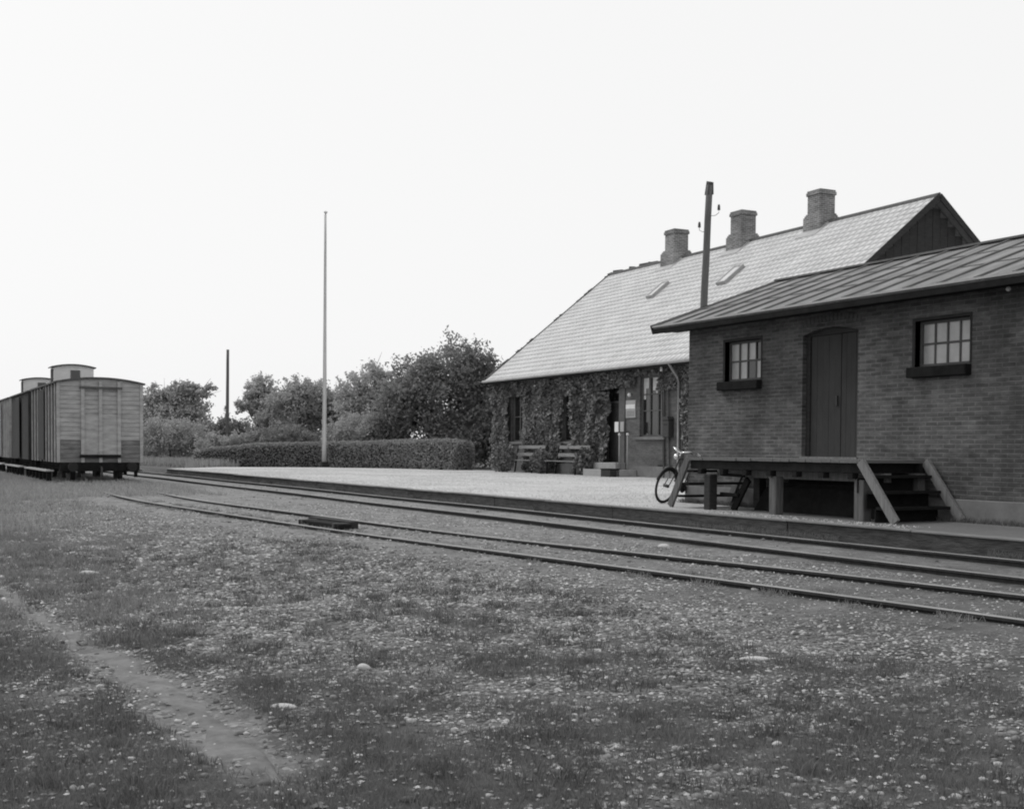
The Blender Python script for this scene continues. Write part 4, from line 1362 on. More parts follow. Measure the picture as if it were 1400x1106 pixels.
tree("bush", "pale straggly bush at the far left end of the hedge", "bush", (-71.0, 17.6, 0.3), 2.0,
     [(0, 0, 1.0, 1.0, 0.9), (1.2, 0, 1.2, 1.0, 0.8)], 2400, 0.10, leaf_mid, wisps=6, seed=12)
tree("bush", "dark low bush behind the hedge between flagpole and thin-crowned tree", "bush", (-69.5, 21.5, 0.3), 2.2,
     [(0, 0, 1.4, 1.5, 1.0), (1.5, 0, 1.3, 1.2, 0.9), (-1.5, 0, 1.3, 1.2, 0.9)], 4300, 0.10, leaf_dark, wisps=6, seed=13)

# hedge
def hedge(name, label, pts, width, hgts, n, seed, m=leaf_hedge, lsize=0.055):
    rng = np.random.default_rng(seed)
    o = thing(name, label, "hedge", (pts[0][0], pts[0][1], 0.3))
    P = np.array(pts); seg = np.hypot(*np.diff(P, axis=0).T); cum = np.concatenate([[0], np.cumsum(seg)]); T = cum[-1]
    def at(u):
        x = np.interp(u, cum, P[:, 0]); y = np.interp(u, cum, P[:, 1])
        e = 0.3
        tx = np.interp(u + e, cum, P[:, 0]) - np.interp(u - e, cum, P[:, 0]); ty = np.interp(u + e, cum, P[:, 1]) - np.interp(u - e, cum, P[:, 1])
        l = np.hypot(tx, ty) + 1e-9
        return x, y, -ty / l, tx / l
    H = lambda u: np.interp(u, np.linspace(0, T, len(hgts)), hgts)
    u = rng.uniform(0, T, n); q = rng.uniform(0, 1, n)
    x, y, nx, ny = at(u)
    hh = H(u) * np.minimum(1, 0.55 + 0.45 * np.sqrt(np.clip(np.minimum(u, T - u) / 0.5, 0, 1)))
    # walk round the cross section: front, top, back
    per = 2 * hh + width
    s = q * per
    off_ = np.where(s < hh, width / 2, np.where(s < hh + width, width / 2 - (s - hh), -width / 2))
    z = np.where(s < hh, s, np.where(s < hh + width, hh, hh - (s - hh - width)))
    rnd = 0.16
    over = np.clip(z - (hh - rnd), 0, rnd) / rnd
    off_ = off_ * (1 - 0.18 * over ** 2)
    bump = (fbm(u * 1.3, z * 1.3, 3) - 0.5) * 0.22
    off_ = off_ + np.sign(off_) * bump * (z < hh * 0.98)
    z = z + bump * 0.35 * (z > hh * 0.9)
    off_ = off_ + rng.normal(size=n) * 0.04; z = z + rng.normal(size=n) * 0.035
    # end caps
    ne = n // 10
    ue = np.where(rng.random(ne) < 0.5, 0.0, T) ; xe, ye, nxe, nye = at(ue); oe = rng.uniform(-width / 2, width / 2, ne); ze = rng.uniform(0, 1, ne) * H(ue) * 0.97
    C = np.vstack([np.stack([x + nx * off_, y + ny * off_, z], -1), np.stack([xe + nxe * oe, ye + nye * oe, ze], -1) + rng.normal(size=(ne, 3)) * 0.05])
    C[:, 0] -= pts[0][0]; C[:, 1] -= pts[0][1]
    C[:, 2] = np.maximum(C[:, 2], 0.02)
    V, F = leaves(C, lsize, rng=rng)
    np_mesh("foliage", V, F, m, parent=o)
    core = MB()
    uu = np.linspace(0.12, T - 0.12, 30)
    cx, cy, cnx, cny = at(uu); ch = H(uu) - 0.12
    w2 = width / 2 - 0.12
    for i in range(len(uu) - 1):
        r_ = []
        for k in (i, i + 1):
            r_ += [(cx[k] - cnx[k] * w2 - pts[0][0], cy[k] - cny[k] * w2 - pts[0][1], 0), (cx[k] + cnx[k] * w2 - pts[0][0], cy[k] + cny[k] * w2 - pts[0][1], 0)]
        a, b, c, d = r_
        core.hexa([a, b, d, c, (a[0], a[1], ch[i]), (b[0], b[1], ch[i]), (d[0], d[1], ch[i + 1]), (c[0], c[1], ch[i + 1])])
    core.build("twig_core", mat("hedge_core", 0.02, 0.06, 9, bump=0.8), o)
    return o
hedge("hedge", "long clipped dark hedge behind the flagpole at the back of the platform", [(-66.5, 15.6), (-65.0, 18.5), (-62.6, 21.6), (-57.5, 23.6), (-52.3, 24.9)], 1.2, [0.9, 1.25, 1.33, 1.38, 1.45, 1.47], 30000, 21)
hedge("hedge", "short lower hedge joining the long hedge to the station corner", [(-53.6, 27.6), (-50.9, 28.0)], 0.9, [1.05, 1.0], 3800, 22, leaf_ivy)

# tall grass on the bank left of the platform
def grass_bank():
    rng = np.random.default_rng(31)
    n = 9000
    X = rng.uniform(-74, -58, n); Y = rng.uniform(12.4, 17.5, n)
    keep = (Y > np.interp(X, [-74, -62, -57], [12.3, 14.6, 12.4])) & (X < -57.5 - (Y - 12.4) * 1.4)
    X, Y = X[keep], Y[keep]
    H = rng.uniform(0.15, 0.55, len(X))
    C = np.stack([X, Y, 0.31 + H * 0.3], -1)
    a = rng.uniform(0, np.pi, len(X)); w_ = 0.05
    dx, dy = np.cos(a) * w_, np.sin(a) * w_
    lx, ly = rng.normal(size=len(X)) * 0.1, rng.normal(size=len(X)) * 0.1
    b0 = np.stack([X - dx, Y - dy, X * 0 + 0.30], -1); b1 = np.stack([X + dx, Y + dy, X * 0 + 0.30], -1)
    t = np.stack([X + lx, Y + ly, 0.30 + H], -1)
    V = np.stack([b0, b1, t], 1).reshape(-1, 3)
    F = np.arange(len(V)).reshape(-1, 3)
    o = np_mesh("tall_grass", V, F, grass_far)
    tag(o, "tall pale grass on the bank between the wagons and the hedge", "grass", kind="stuff")
grass_bank()

# ------------------------------------------------------------------ ivy on the station wall
def ivy(label, regs, n, seed, depth=0.28, size=0.075):
    """regs: list of (s0, s1, z0, z1, weight) on the front wall"""
    rng = np.random.default_rng(seed)
    s0 = regs[0][0]; 
    o = on_wall("climbing_plant", label, "climbing plant", s0, PZ, "climbing plants on the station front", t=T0)
    w_ = np.array([(r[1] - r[0]) * (r[3] - r[2]) * r[4] for r in regs]); w_ /= w_.sum()
    Cs = []
    for r, v in zip(regs, w_):
        k = int(n * v)
        s = rng.uniform(r[0], r[1], k); z = rng.uniform(r[2], r[3], k)
        nn = fbm(s * 1.6 + seed, z * 1.6, 3)
        keep = nn > 0.36 - 0.12 * r[4]
        edge = np.minimum(s - r[0], r[1] - s) + (fbm(s * 3, z * 3 + seed, 2) - 0.5) * 0.5
        keep &= edge > -0.02
        s, z, nn = s[keep], z[keep], nn[keep]
        s = s + rng.normal(size=len(s)) * 0.06
        t = -(0.03 + depth * np.clip((nn - 0.3) * 2.2, 0.1, 1) * rng.uniform(0.5, 1, len(s)))
        Cs.append(np.stack([s - s0, t, h(z)], -1))
    C = np.vstack(Cs)
    V, F = leaves(C, size, 0.85, normal=(0, -1.0, 0.6), spread=0.7, rng=rng)
    np_mesh("leaves", V, F, leaf_ivy, parent=o)
    st = MB()
    for i in range(5):
        r = regs[0]
        a = rng.uniform(r[0] + 0.1, r[1] - 0.1) - s0
        pts = [(a, -0.04, 0)]
        for k in range(1, 7):
            pts.append((a + rng.normal() * 0.12, -0.05, h(r[2]) + (r[3] - r[2]) * k / 6.5))
        st.tube(pts, [0.03, 0.026, 0.022, 0.018, 0.014, 0.01, 0.006], 5)
    st.build("stems", bark, o)
    return o
ivy("dense ivy climbing the far left corner of the station front", [(0.05, 1.85, 0.40, 4.55, 1.0), (1.8, 3.5, 3.75, 4.5, 0.9)], 7000, 41)
ivy("broad ivy curtain between the two benches", [(3.35, 6.55, 0.45, 4.5, 1.0), (6.4, 8.3, 3.6, 4.5, 0.9), (6.2, 6.9, 1.0, 3.8, 0.7)], 11000, 42)
ivy("dense ivy beside the station door, overhanging its left side", [(7.9, 10.0, 0.40, 4.4, 1.0), (9.9, 10.7, 0.9, 3.6, 1.0), (9.9, 12.6, 3.75, 4.5, 0.9)], 10500, 43, depth=0.4)
ivy("thin ivy hanging over the right side of the curtained window", [(14.1, 16.6, 3.55, 4.5, 0.9), (15.7, 16.8, 1.4, 3.6, 0.5), (12.2, 14.2, 4.15, 4.5, 0.8)], 2600, 44, depth=0.2)
def shrub(label, s, t, rx, hz, n, seed):
    rng = np.random.default_rng(seed)
    o = on_wall("shrub", label, "shrub", s, PZ, "shrubs at the station wall", t=t)
    d = rng.normal(size=(n, 3)); d /= np.linalg.norm(d, axis=1, keepdims=True)
    C = d * rng.uniform(0.5, 1.0, size=(n, 1)) ** 0.5 * np.array([rx, 0.38, hz / 2]) + np.array([0, 0, hz / 2]) + rng.normal(size=(n, 3)) * 0.04
    C = C[C[:, 2] > 0]
    V, F = leaves(C, 0.06, 0.8, rng=rng)
    np_mesh("leaves", V, F, leaf_ivy, parent=o)
    st = MB()
    for i in range(5):
        a = rng.uniform(-0.5, 0.5) * rx
        st.tube([(a * 0.3, 0, 0), (a * 0.7, 0, hz * 0.4), (a, rng.normal() * 0.05, hz * 0.8)], [0.015, 0.01, 0.004], 5)
    st.build("stems", bark, o)
shrub("leafy shrub in front of the left bench's left half", 3.1, -0.55, 1.05, 1.35, 1500, 51)
shrub("low shrub growing between the two benches", 6.35, -0.35, 0.62, 1.0, 1300, 52)
shrub("low shrub between the right bench and the door steps", 9.75, -0.15, 0.55, 1.1, 1300, 53)

# ------------------------------------------------------------------ poles
def pole(name, label, cat, loc, top, r0, r1, m, extras=None, wob=0.01):
    o = thing(name, label, cat, loc)
    n = 9
    H = top[2] - loc[2]
    pts = [((top[0] - loc[0]) * k / n + random.uniform(-wob, wob), (top[1] - loc[1]) * k / n, H * k / n) for k in range(n + 1)]
    MB().tube(pts, [r0 + (r1 - r0) * k / n for k in range(n + 1)], 12).build("pole", m, o, smooth=True)
    return o
fp = pole("flagpole", "tall slender white flagpole in front of the clipped hedge", "flagpole", (-60.9, 20.9, 0.33), (-60.72, 20.9, 13.50), 0.125, 0.045, mat("flagpole_paint", 0.45, 0.62, 2, stretch=(1, 1, 0.3)))
MB().ball((0.18, 0, 13.24), 0.10, 12, 8, (1, 1, 0.7)).build("finial", white_paint, fp, smooth=True)
MB().tube([(0.10, -0.12, 1.2), (0.22, -0.08, 13.1)], 0.008, 5).build("halyard", pipe_grey, fp)
MB().box(-0.18, 0.18, -0.18, 0.18, 0, 0.30).build("footing", dark_wood, fp)
pole("bare_pole", "bare dark wooden pole standing behind the left end of the hedge", "pole", (-74.46, 19.3, 0.31), (-74.24, 19.3, 7.33), 0.12, 0.085, pole_wood)
tp = pole("telegraph_pole", "tall wooden telegraph pole behind the left end of the shed roof", "telegraph pole", (-29.4, 21.6, PZ), (-28.86, 21.6, 9.07), 0.125, 0.095, pole_wood)
MB().hexa([(0.42, -0.09, 8.45), (0.60, -0.09, 8.45), (0.62, 0.09, 8.45), (0.44, 0.09, 8.45), (0.50, -0.08, 8.84), (0.62, -0.08, 8.80), (0.62, 0.08, 8.80), (0.50, 0.08, 8.84)]).build("cap", iron, tp)
for i, (dx, dy, dz, zz) in enumerate(((0.40, 0.10, 0.0, 8.06), (-0.30, -0.12, 0.0, 7.64))):
    ax = 0.50
    MB().tube([(ax - 0.02, 0, zz - 0.22), (ax + dx * 0.6, dy * 0.6, zz - 0.24), (ax + dx * 0.9, dy, zz - 0.18), (ax + dx * 0.9, dy, zz - 0.08)], 0.008, 6).build("hook", iron, tp)
    MB().tube([(ax + dx * 0.9, dy, zz - 0.1), (ax + dx * 0.9, dy, zz + 0.0), (ax + dx * 0.9, dy, zz + 0.06)], [0.042, 0.038, 0.025], 10).build("insulator", tile_dark, tp, smooth=True)

# ------------------------------------------------------------------ wagons
def wagon(xn, length, label, upper, lower, side_m, cabin, ribs=True):
    """xn: near end; body runs towards -X"""
    Y0, Y1 = 5.0, 7.58
    YC = (Y0 + Y1) / 2
    o = thing("goods_wagon", label, "railway wagon", (xn, YC, RT), 0, "covered goods wagons on the siding")
    X0, X1 = -length, 0.0
    y0, y1 = Y0 - YC, Y1 - YC
    zb, ze, zp = 0.88 - RT, 3.37 - RT, 3.53 - RT
    zs = 1.55 - RT                               # colour break, lower boards are newer and darker
    # body: horizontal boards on the ends, vertical boards on the sides
    bd = MB()
    nb = 18
    for k in range(nb):
        za = zb + (ze - zb) * k / nb; zc = zb + (ze - zb) * (k + 1) / nb - 0.010
        mi = 0 if za > zs else 1
        jj = random.uniform(0, 0.006)
        for xx0, xx1 in ((X1 - 0.05, X1 + jj), (X0 - jj, X0 + 0.05)):
            bd.box(xx0, xx1, y0, y1, za, zc, mi)
    nv = int(length / 0.16)
    for k in range(nv):
        xa = X0 + 0.052 + (length - 0.104) * k / nv; xc = X0 + 0.052 + (length - 0.104) * (k + 1) / nv - 0.010
        jj = random.uniform(0, 0.005)
        for yy0, yy1 in ((y0 - jj, y0 + 0.05), (y1 - 0.05, y1 + jj)):
            bd.box(xa, xc, yy0, yy1, zb, ze, 2)
    bd.box(X0 + 0.06, X1 - 0.06, y0 + 0.06, y1 - 0.06, zb, ze, 1)
    bd.build("body", [upper, lower, side_m], o)
    # end posts, frame and rail
    for yy in (-0.53, 0.0, 0.56):
        MB().box(X1 + 0.007, X1 + 0.075, yy - 0.05, yy + 0.05, zb, ze + 0.02).build("end_post", upper, o)
    for yy in (y0, y1 - 0.09):
        MB().box(X1 + 0.007, X1 + 0.035, yy, yy + 0.09, zb, ze).build("end_post", upper, o)
    for a, b in ((-0.48, -0.05), (0.05, 0.51)):
        MB().box(X1 + 0.008, X1 + 0.028, a, b, zb + 0.15, 2.33 - RT).build("end_panel", upper, o)
    MB().box(X1 + 0.009, X1 + 0.10, -0.62, 0.65, 3.16 - RT, 3.23 - RT).build("end_rail", wag_roof, o)
    MB().box(X1 + 0.02, X1 + 0.12, -0.62, 0.60, 1.03 - RT, 1.12 - RT).build("end_step", tar, o)
    if ribs:
        for f in (0.03, 0.14, 0.25, 0.36, 0.44, 0.58, 0.70, 0.82, 0.95):
            xx = X1 - length * f
            for ya, yb in ((y0 - 0.04, y0 - 0.007), (y1 + 0.007, y1 + 0.04)):
                MB().box(xx - 0.035, xx + 0.035, ya, yb, zb, ze - 0.05).build("side_rib", wag_strip, o)
    sd_ = MB()
    sd_.box(X1 - length * 0.62, X1 - length * 0.38, y0 - 0.085, y0 - 0.068, zb + 0.05, ze - 0.15)
    sd_.build("sliding_door", side_m, o)
    # arched roof
    rf = MB()
    K = 12
    prof = []
    for k in range(K + 1):
        t = k / K
        y = (y0 - 0.07) + (y1 - y0 + 0.14) * t
        prof.append((y, ze + (zp - ze) * (1 - (2 * t - 1) ** 2)))
    poly = prof + [(y, z - 0.05) for (y, z) in prof[::-1]]
    rf.prism(poly, X0 - 0.06, X1 + 0.08, axis='x')
    rfo = rf.build("roof", wag_roof, o)
    # arched end filling under the roof
    ef = MB()
    poly = [(y * 0.97, z - 0.052) for (y, z) in prof] + [(y1 * 0.97, ze - 0.012), (y0 * 0.97, ze - 0.012)]
    ef.prism(poly, X1 - 0.05, X1 - 0.002, axis='x')
    ef.build("end_arch", upper, o)
    ef = MB()
    ef.prism(poly, X0 + 0.002, X0 + 0.05, axis='x')
    ef.build("end_arch", upper, o)
    # underframe, buffers, coupling
    uf = MB()
    for yy in (y0 + 0.25, y1 - 0.37):
        uf.box(X0 + 0.05, X1 - 0.02, yy, yy + 0.12, zb - 0.24, zb - 0.002)
    uf.box(X1 - 0.16, X1 - 0.0, y0 + 0.1, y1 - 0.1, zb - 0.28, zb - 0.004)
    uf.box(X0 + 0.0, X0 + 0.16, y0 + 0.1, y1 - 0.1, zb - 0.28, zb - 0.004)
    uf.build("underframe", tar, o)
    for xx, sg in ((X1, 1), (X0, -1)):
        for yy in (-0.88, 0.88):
            bf = MB()
            bf.tube([(xx, yy, zb - 0.14), (xx + sg * 0.32, yy, zb - 0.14)], [0.11, 0.07], 10)
            bf.tube([(xx + sg * 0.34, yy, zb - 0.14), (xx + sg * 0.47, yy, zb - 0.14), (xx + sg * 0.50, yy, zb - 0.14)], [0.05, 0.15, 0.14], 16)
            bf.build("buffer", black_rubber, o, smooth=False)
        cp_ = MB()
        cp_.tube([(xx, 0, zb - 0.14), (xx + sg * 0.22, 0, zb - 0.16), (xx + sg * 0.26, 0, zb - 0.3), (xx + sg * 0.24, 0, zb - 0.55)], 0.035, 8)
        cp_.build("coupling", iron, o)
    # wheels with axle boxes
    for xx in (X1 - 1.15, X0 + 1.15):
        ax = MB()
        ax.tube([(xx, -0.95, 0.45), (xx, 0.95, 0.45)], 0.06, 8)
        axo = ax.build("axle", iron, o)
        for yy in (-0.73, 0.73):
            wh = MB()
            wh.tube([(xx, yy - 0.065, 0.45), (xx, yy + 0.065, 0.45)], 0.45, 28)
            sg = -1 if yy > 0 else 1
            wh.tube([(xx, yy + sg * 0.065, 0.45), (xx, yy + sg * 0.085, 0.45)], 0.48, 28)
            wh.tube([(xx, yy - 0.1, 0.45), (xx, yy + 0.1, 0.45)], 0.12, 12)
            wh.build("wheel", iron, o)
            xb = MB()
            sy = 1 if yy > 0 else -1
            xb.box(xx - 0.13, xx + 0.13, sy * 0.88 - 0.09, sy * 0.88 + 0.09, 0.33, 0.60)
            for e in (-1, 1):
                xb.beam((xx + e * 0.30, sy * 0.95, zb - 0.1), (xx + e * 0.10, sy * 0.95, 0.28), 0.03, 0.06, up=(0, 1, 0))
            for q in range(4):
                xb.box(xx - 0.50 + q * 0.09, xx + 0.50 - q * 0.09, sy * 0.93 - 0.04, sy * 0.93 + 0.04, 0.60 + (3 - q) * 0.017, 0.615 + (3 - q) * 0.017)
            xb.build("axle_box", iron, o)
    # end steps hanging down and long running boards
    for yy in (-1.08, -0.62, 0.62, 1.08):
        MB().box(X1 - 0.10, X1 - 0.03, yy - 0.05, yy + 0.05, 0.22, zb - 0.28).build("hanger", tar, o)
    for yy in (y0 - 0.16,):
        MB().box(X0 + 0.1, X1 - 0.35, yy - 0.12, yy + 0.12, 0.40, 0.445).build("running_board", cream_paint, o)
        MB().box(X0 + 0.1, X1 - 0.35, y1 + 0.04, y1 + 0.28, 0.40, 0.445).build("running_board", cream_paint, o)
        k = int(length / 1.05)
        for i in range(k + 1):
            hg = MB()
            xx = X0 + 0.3 + (length - 0.9) * i / k
            hg.beam((xx, yy - 0.05, 0.398), (xx, y0 + 0.3, zb - 0.1), 0.05, 0.03)
            hg.box(xx - 0.05, xx + 0.05, yy - 0.07, yy + 0.07, 0.10, 0.398)
            hg.build("board_bracket", tar, o)
    if cabin is not None:
        cx0, cx1 = cabin
        ca_ = MB()
        cz0 = ze + 0.04; cz1 = 4.13 - RT
        ca_.box(cx0, cx1, -0.66, 0.68, cz0, cz1)
        c = ca_.build("brakeman_cabin", [cabin_paint], o)
        rr = MB(); pr_ = []
        for k in range(9):
            t = k / 8
            pr_.append((-0.74 + 1.5 * t, cz1 + 0.004 + 0.10 * (1 - (2 * t - 1) ** 2)))
        rr.prism(pr_ + [(y, z + 0.035) for (y, z) in pr_[::-1]], cx0 - 0.06, cx1 + 0.07, axis='x')
        rr.build("cabin_roof", wag_roof, c)
        gf = MB(); gf.prism([(y * 0.9, z) for (y, z) in pr_], cx0 + 0.01, cx1 - 0.01, axis='x'); gf.build("cabin_gable", cabin_paint, c)
        MB().box(cx1 + 0.002, cx1 + 0.02, -0.10, 0.22, cz0 + 0.12, cz1 - 0.08).build("cabin_window", glass_dark, c)
        MB().box(cx0 + 0.12, cx1 - 0.1, -0.68, -0.662, cz0 + 0.1, cz1 - 0.05).build("cabin_door", wag_dark, c)
    return o
wagon(-39.6, 6.55, "grey boarded goods wagon nearest the camera with a white cabin on its roof", wag_light, wag_low, wag_dark, (-6.5, -5.67))
wagon(-47.3, 5.9, "all dark goods wagon coupled in the middle of the row of wagons", wag_dark, wag_dark, wag_dark, None, ribs=False)
wagon(-54.3, 6.6, "grey goods wagon at the far end of the row, cut by the photo's left edge", wag_light, wag_low, wag_low, (-1.5, -0.62))

# ------------------------------------------------------------------ stones and grass near the camera
def in_view(X, Y, zmax=0.3, margin=0.06):
    dx = X * cr.x + Y * cr.y; df = X * cf.x + Y * cf.y
    r = dx / np.maximum(df, 0.01)
    return (df > 1.5) & (np.abs(r) < 0.4213 + margin)
ICO_V = None
def ico():
    import bmesh
    bm = bmesh.new(); bmesh.ops.create_icosphere(bm, subdivisions=1, radius=1.0)
    V = np.array([v.co[:] for v in bm.verts]); F = np.array([[v.index for v in f.verts] for f in bm.faces]); bm.free()
    return V, F
IV, IF = ico()
def pebbles(name, label, n, box, wfun, rmin, rmax, m, seed, power=2.5):
    rng = np.random.default_rng(seed)
    X = rng.uniform(box[0], box[1], n); Y = rng.uniform(box[2], box[3], n)
    k = in_view(X, Y) & (rng.random(n) < wfun(X, Y))
    X, Y = X[k], Y[k]; n = len(X)
    r = rmin + (rmax - rmin) * rng.random(n) ** power
    Z = ground_z(X, Y)
    sc = np.stack([r * rng.uniform(0.8, 1.5, n), r * rng.uniform(0.7, 1.2, n), r * rng.uniform(0.45, 0.8, n)], -1)
    a = rng.uniform(0, 2 * np.pi, n)
    ca_, sa_ = np.cos(a)[:, None], np.sin(a)[:, None]
    V = IV[None] * (1 + rng.normal(size=(n, len(IV), 1)) * 0.13) * sc[:, None, :]
    x = V[..., 0] * ca_ - V[..., 1] * sa_ + X[:, None]; y = V[..., 0] * sa_ + V[..., 1] * ca_ + Y[:, None]; z = V[..., 2] + (Z + sc[:, 2] * 0.3)[:, None]
    V = np.stack([x, y, z], -1).reshape(-1, 3)
    F = (IF[None] + (np.arange(n) * len(IV))[:, None, None]).reshape(-1, 3)
    o = np_mesh(name, V, F, m, smooth=True)
    tag(o, label, "stones", kind="stuff")
    return o
def pebble_material():
    m = bpy.data.materials.new("pebbles"); m.use_nodes = True
    n = m.node_tree.nodes; l = m.node_tree.links; b = n['Principled BSDF']
    ge = n.new("ShaderNodeNewGeometry")
    rp = n.new("ShaderNodeValToRGB")
    rp.color_ramp.elements[0].color = g4(0.10); rp.color_ramp.elements[1].color = g4(0.50)
    e = rp.color_ramp.elements.new(0.75); e.color = g4(0.25)
    l.new(ge.outputs['Random Per Island'], rp.inputs[0]); l.new(rp.outputs[0], b.inputs['Base Color'])
    b.inputs['Roughness'].default_value = 0.85; b.inputs['Specular IOR Level'].default_value = 0.25
    return m
PM = pebble_material()
def w_peb(X, Y):
    g_ = grass_mask(X, Y); d = smooth_line(R1, X) - Y
    return np.clip((1 - g_ * 0.85) * sstep(0.5, 1.8, d + (fbm(X, Y, 3) - 0.5)) * (0.25 + 1.2 * (fbm(X * 1.4, Y * 1.4, 3) - 0.25)), 0, 1) * (1 - 0.9 * path_mask(X, Y))
pebbles("gravel_stones", "loose pale pebbles scattered among the grass in the foreground", 60000, (-13, -2.5, 0.2, 6.5), w_peb, 0.005, 0.024, PM, 61)
pebbles("gravel_stones", "loose pebbles scattered over the ground farther along the siding", 26000, (-30, -11, 0.0, 6.0), w_peb, 0.010, 0.034, PM, 62)
OV = np.array([(1, 0, 0), (0, 1, 0), (-1, 0, 0), (0, -1, 0), (0, 0, 1), (0.7, 0.7, 0.35), (-0.6, 0.7, 0.3)], dtype=float)
OF = np.array([(0, 5, 4), (5, 1, 4), (1, 6, 4), (6, 2, 4), (2, 3, 4), (3, 0, 4)])
def w_small(X, Y):
    d = smooth_line(R1, X) - Y
    n_ = fbm(X * 2.3 + 5, Y * 2.3, 3)
    return np.clip((1.15 - grass_mask(X, Y) * 0.75) * (0.22 + 0.78 * sstep(0.2, 1.6, d)) * (0.2 + 2.0 * (n_ - 0.28)), 0, 1) * (1 - 0.8 * path_mask(X, Y))
_iv, _if = IV, IF
IV, IF = OV, OF
pebbles("fine_gravel", "fine pale gravel showing everywhere between the grass", 150000, (-11, -2.5, 0.2, 9.5), w_small, 0.004, 0.016, PM, 64, power=1.6)
pebbles("fine_gravel", "fine pale gravel farther off along the siding", 110000, (-26, -9, 0.0, 9.5), w_small, 0.008, 0.024, PM, 65, power=1.6)
IV, IF = _iv, _if
pebbles("ballast_stones", "small loose stones scattered between and beside the rails", 9000, (-40, -3, 5.0, 11.9), lambda X, Y: np.clip(0.25 + 0 * X, 0, 1), 0.008, 0.03, PM, 63, power=4)

def blades(name, label, n, box, wfun, hmin, hmax, width, m, seed, tuft=8, spread=0.05):
    rng = np.random.default_rng(seed)
    X = rng.uniform(box[0], box[1], n); Y = rng.uniform(box[2], box[3], n)
    k = in_view(X, Y) & (rng.random(n) < wfun(X, Y))
    X, Y = X[k], Y[k]
    sz = rng.uniform(0.55, 1.25, len(X)) * (0.7 + 0.8 * fbm(X * 1.7 + 9, Y * 1.7, 3))
    X = np.repeat(X, tuft); Y = np.repeat(Y, tuft); sz = np.repeat(sz, tuft)
    n = len(X)
    X = X + rng.normal(size=n) * spread * sz; Y = Y + rng.normal(size=n) * spread * sz
    Z = ground_z(X, Y) - 0.005
    H = (hmin + (hmax - hmin) * rng.random(n) ** 1.5) * sz
    a = rng.uniform(0, 2 * np.pi, n); w_ = width * rng.uniform(0.6, 1.3, n)
    dx, dy = np.cos(a) * w_, np.sin(a) * w_
    la = rng.uniform(0, 2 * np.pi, n); ll = H * rng.uniform(0.15, 0.9, n)
    lx, ly = np.cos(la) * ll, np.sin(la) * ll
    b0 = np.stack([X - dx, Y - dy, Z], -1); b1 = np.stack([X + dx, Y + dy, Z], -1)
    m1 = np.stack([X + dx * 0.7 + lx * 0.35, Y + dy * 0.7 + ly * 0.35, Z + H * 0.6], -1)
    m0 = np.stack([X - dx * 0.7 + lx * 0.35, Y - dy * 0.7 + ly * 0.35, Z + H * 0.6], -1)
    t0 = np.stack([X + lx - dx * 0.15, Y + ly - dy * 0.15, Z + H], -1); t1 = np.stack([X + lx + dx * 0.15, Y + ly + dy * 0.15, Z + H], -1)
    V = np.stack([b0, b1, m1, m0, t1, t0], 1).reshape(-1, 3)
    i = np.arange(n) * 6
    F = np.vstack([np.stack([i, i + 1, i + 2, i + 3], -1), np.stack([i + 3, i + 2, i + 4, i + 5], -1)])
    o = np_mesh(name, V, F, m)
    tag(o, label, "grass", kind="stuff")
def w_grass(X, Y):
    g_ = grass_mask(X, Y)
    return np.clip((g_ - 0.30) * 1.5, 0.0, 1) 
blades("grass", "short tufted grass covering the foreground", 26000, (-9, -2.5, -0.2, 5.5), w_grass, 0.012, 0.055, 0.0020, grass_m, 71, tuft=10, spread=0.03)
blades("grass", "short tufted grass along the left side of the siding", 22000, (-20, -8.5, -0.2, 6.0), w_grass, 0.02, 0.065, 0.004, grass_mid, 72, tuft=9, spread=0.045)
blades("grass", "distant patchy grass in front of the wagons", 30000, (-60, -19, -1.5, 8.4), lambda X, Y: np.clip(w_grass(X, Y) * 0.8 + 0.5 * (X < -31) * (Y < 8), 0, 1), 0.04, 0.13, 0.010, grass_far, 73, tuft=6, spread=0.09)
# darker single clumps
rngc = np.random.default_rng(77)
tuft_dark = leaf_mat("tuft_dark", 0.055, 0.15)
blades("grass", "scattered taller dark grass clumps in the gravel", 1300, (-16, -2.8, 0.2, 5.4), lambda X, Y: 0.7 * (1 - path_mask(X, Y)), 0.012, 0.06, 0.0028, tuft_dark, 74, tuft=70, spread=0.045)

def stone(label, x, y, r, sq, seed):
    rng = np.random.default_rng(seed)
    z = float(ground_z(np.array([x]), np.array([y]))[0])
    import bmesh
    bm = bmesh.new(); bmesh.ops.create_icosphere(bm, subdivisions=3, radius=1.0)
    V = np.array([v.co[:] for v in bm.verts]); F = np.array([[v.index for v in f.verts] for f in bm.faces]); bm.free()
    k = rng.normal(size=(5, 3))
    disp = sum(np.sin(V @ q * 1.3 + i)[:, None] * 0.06 for i, q in enumerate(k))
    V = V * (1 + disp) * np.array(sq) * r
    V[:, 2] += r * sq[2] * 0.4
    o = np_mesh("stone", V, F, stone_pale, smooth=True)
    o.location = (x, y, z); o.rotation_euler = (0, 0, rng.uniform(0.6, 1.2))
    tag(o, label, "stone", "larger pale stones")
stone("flat pale stone just right of the trodden path's widest part", -6.06, 1.86, 0.05, (1.4, 0.6, 0.35), 1)
stone("long flat pale stone in the gravel at mid-right, away from the rails", -5.91, 4.8, 0.055, (1.8, 0.7, 0.3), 2)
stone("pale sliver of stone in the grass at the far left above the path", -13.2, 1.97, 0.07, (1.6, 0.6, 0.35), 3)
stone("pale rounded stone on the ground between siding and main track", -12.9, 9.0, 0.07, (1.1, 0.9, 0.55), 4)
stone("small pale stone beside the nearest rail of the siding at right", -8.6, 7.05, 0.05, (1.5, 0.8, 0.5), 5)
stone("bright squarish stone in the gravel right of the path", -6.9, 2.62, 0.035, (1.1, 0.9, 0.7), 6)
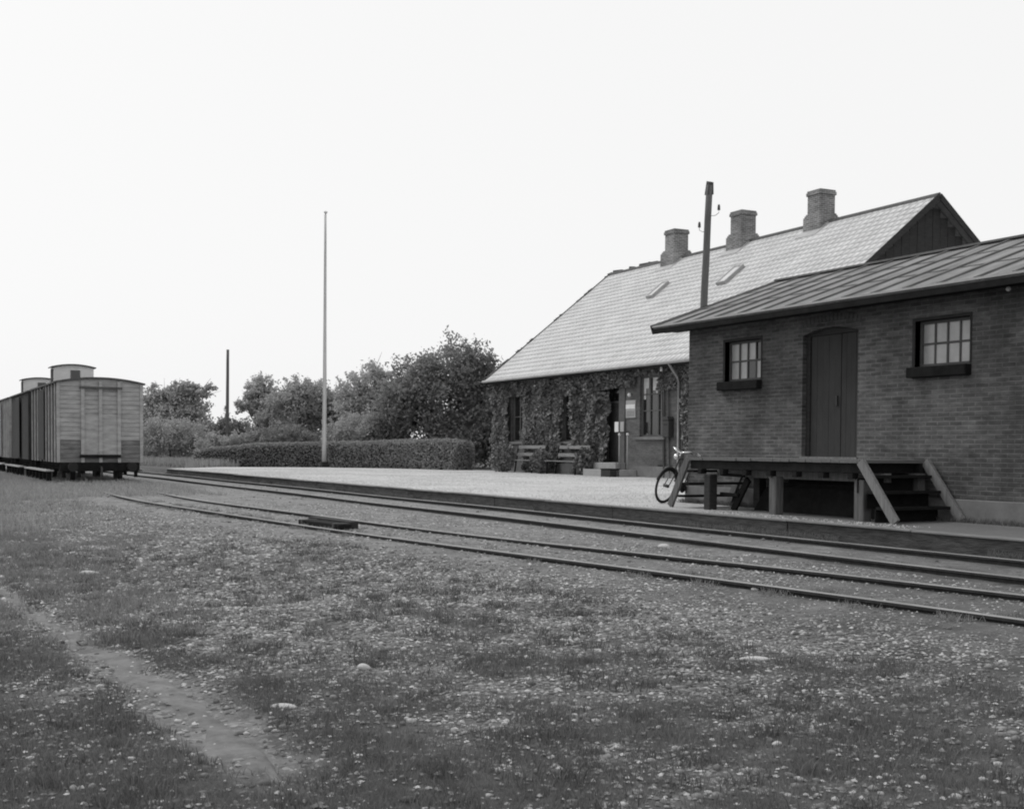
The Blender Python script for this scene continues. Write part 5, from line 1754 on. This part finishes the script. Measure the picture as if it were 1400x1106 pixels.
def weed_line(name, label, pts, n, hmin, hmax, seed, m, zf):
    rng = np.random.default_rng(seed)
    P = np.array(pts); k = rng.integers(0, len(P) - 1, n); t = rng.random(n)
    X = P[k, 0] + (P[k + 1, 0] - P[k, 0]) * t; Y = P[k, 1] + (P[k + 1, 1] - P[k, 1]) * t
    keep = vnoise(X * 1.3 + seed, Y * 1.3) > 0.42
    X, Y = X[keep], Y[keep]
    X = np.repeat(X, 7); Y = np.repeat(Y, 7); n = len(X)
    X = X + rng.normal(size=n) * 0.05; Y = Y + rng.normal(size=n) * 0.035
    Z = zf(X, Y) - 0.005
    H = rng.uniform(hmin, hmax, n); a = rng.uniform(0, np.pi, n)
    dx, dy = np.cos(a) * 0.006, np.sin(a) * 0.006
    b0 = np.stack([X - dx, Y - dy, Z], -1); b1 = np.stack([X + dx, Y + dy, Z], -1)
    tt = np.stack([X + rng.normal(size=n) * 0.4 * H, Y + rng.normal(size=n) * 0.4 * H, Z + H], -1)
    V = np.stack([b0, b1, tt], 1).reshape(-1, 3)
    o = np_mesh(name, V, np.arange(len(V)).reshape(-1, 3), m)
    tag(o, label, "weeds", kind="stuff")
xr = np.arange(-57, 4, 1.0)
weed_line("weeds", "low weeds along the foot of the platform edge", [(x, 11.86) for x in xr], 5200, 0.03, 0.13, 91, grass_m, ground_z)
weed_line("weeds", "low weeds at the foot of the shed wall and dock", [(-19.7, 14.12), (-17.8, 14.12), (-12.6, 14.12), (-8, 14.12)], 900, 0.03, 0.12, 92, grass_m, lambda X, Y: PZ + 0 * X)
weed_line("weeds", "tufts of weeds standing between and beside the siding rails", [(x, float(smooth_line(R1, np.array([x]))[0]) + o_) for x in np.arange(-28, -3, 0.9) for o_ in (-0.25, 0.5)], 1500, 0.02, 0.07, 93, grass_mid, ground_z)
def platform_stones():
    rng = np.random.default_rng(95)
    n = 60000
    X = -57 + 45 * rng.random(n); Y = 12.2 + 13 * rng.random(n) ** 1.3
    k = in_view(X, Y) & (Y < np.interp(X, [-60, -50, -46], [19, 23.5, 24.5])) & ~((X > -19.8) & (Y > 12.8))
    X, Y = X[k], Y[k]; n = len(X)
    r_ = 0.005 + 0.013 * rng.random(n) ** 2
    V = OV[None] * (1 + rng.normal(size=(n, len(OV), 1)) * 0.12) * r_[:, None, None]
    V = V + np.stack([X, Y, np.full(n, PZ)], -1)[:, None, :]
    F = (OF[None] + (np.arange(n) * len(OV))[:, None, None]).reshape(-1, 3)
    o = np_mesh("platform_gravel", V.reshape(-1, 3), F, mat("platform_pebble", 0.22, 0.55, 40))
    tag(o, "loose gravel lying on the platform surface", "gravel", kind="stuff")
platform_stones()
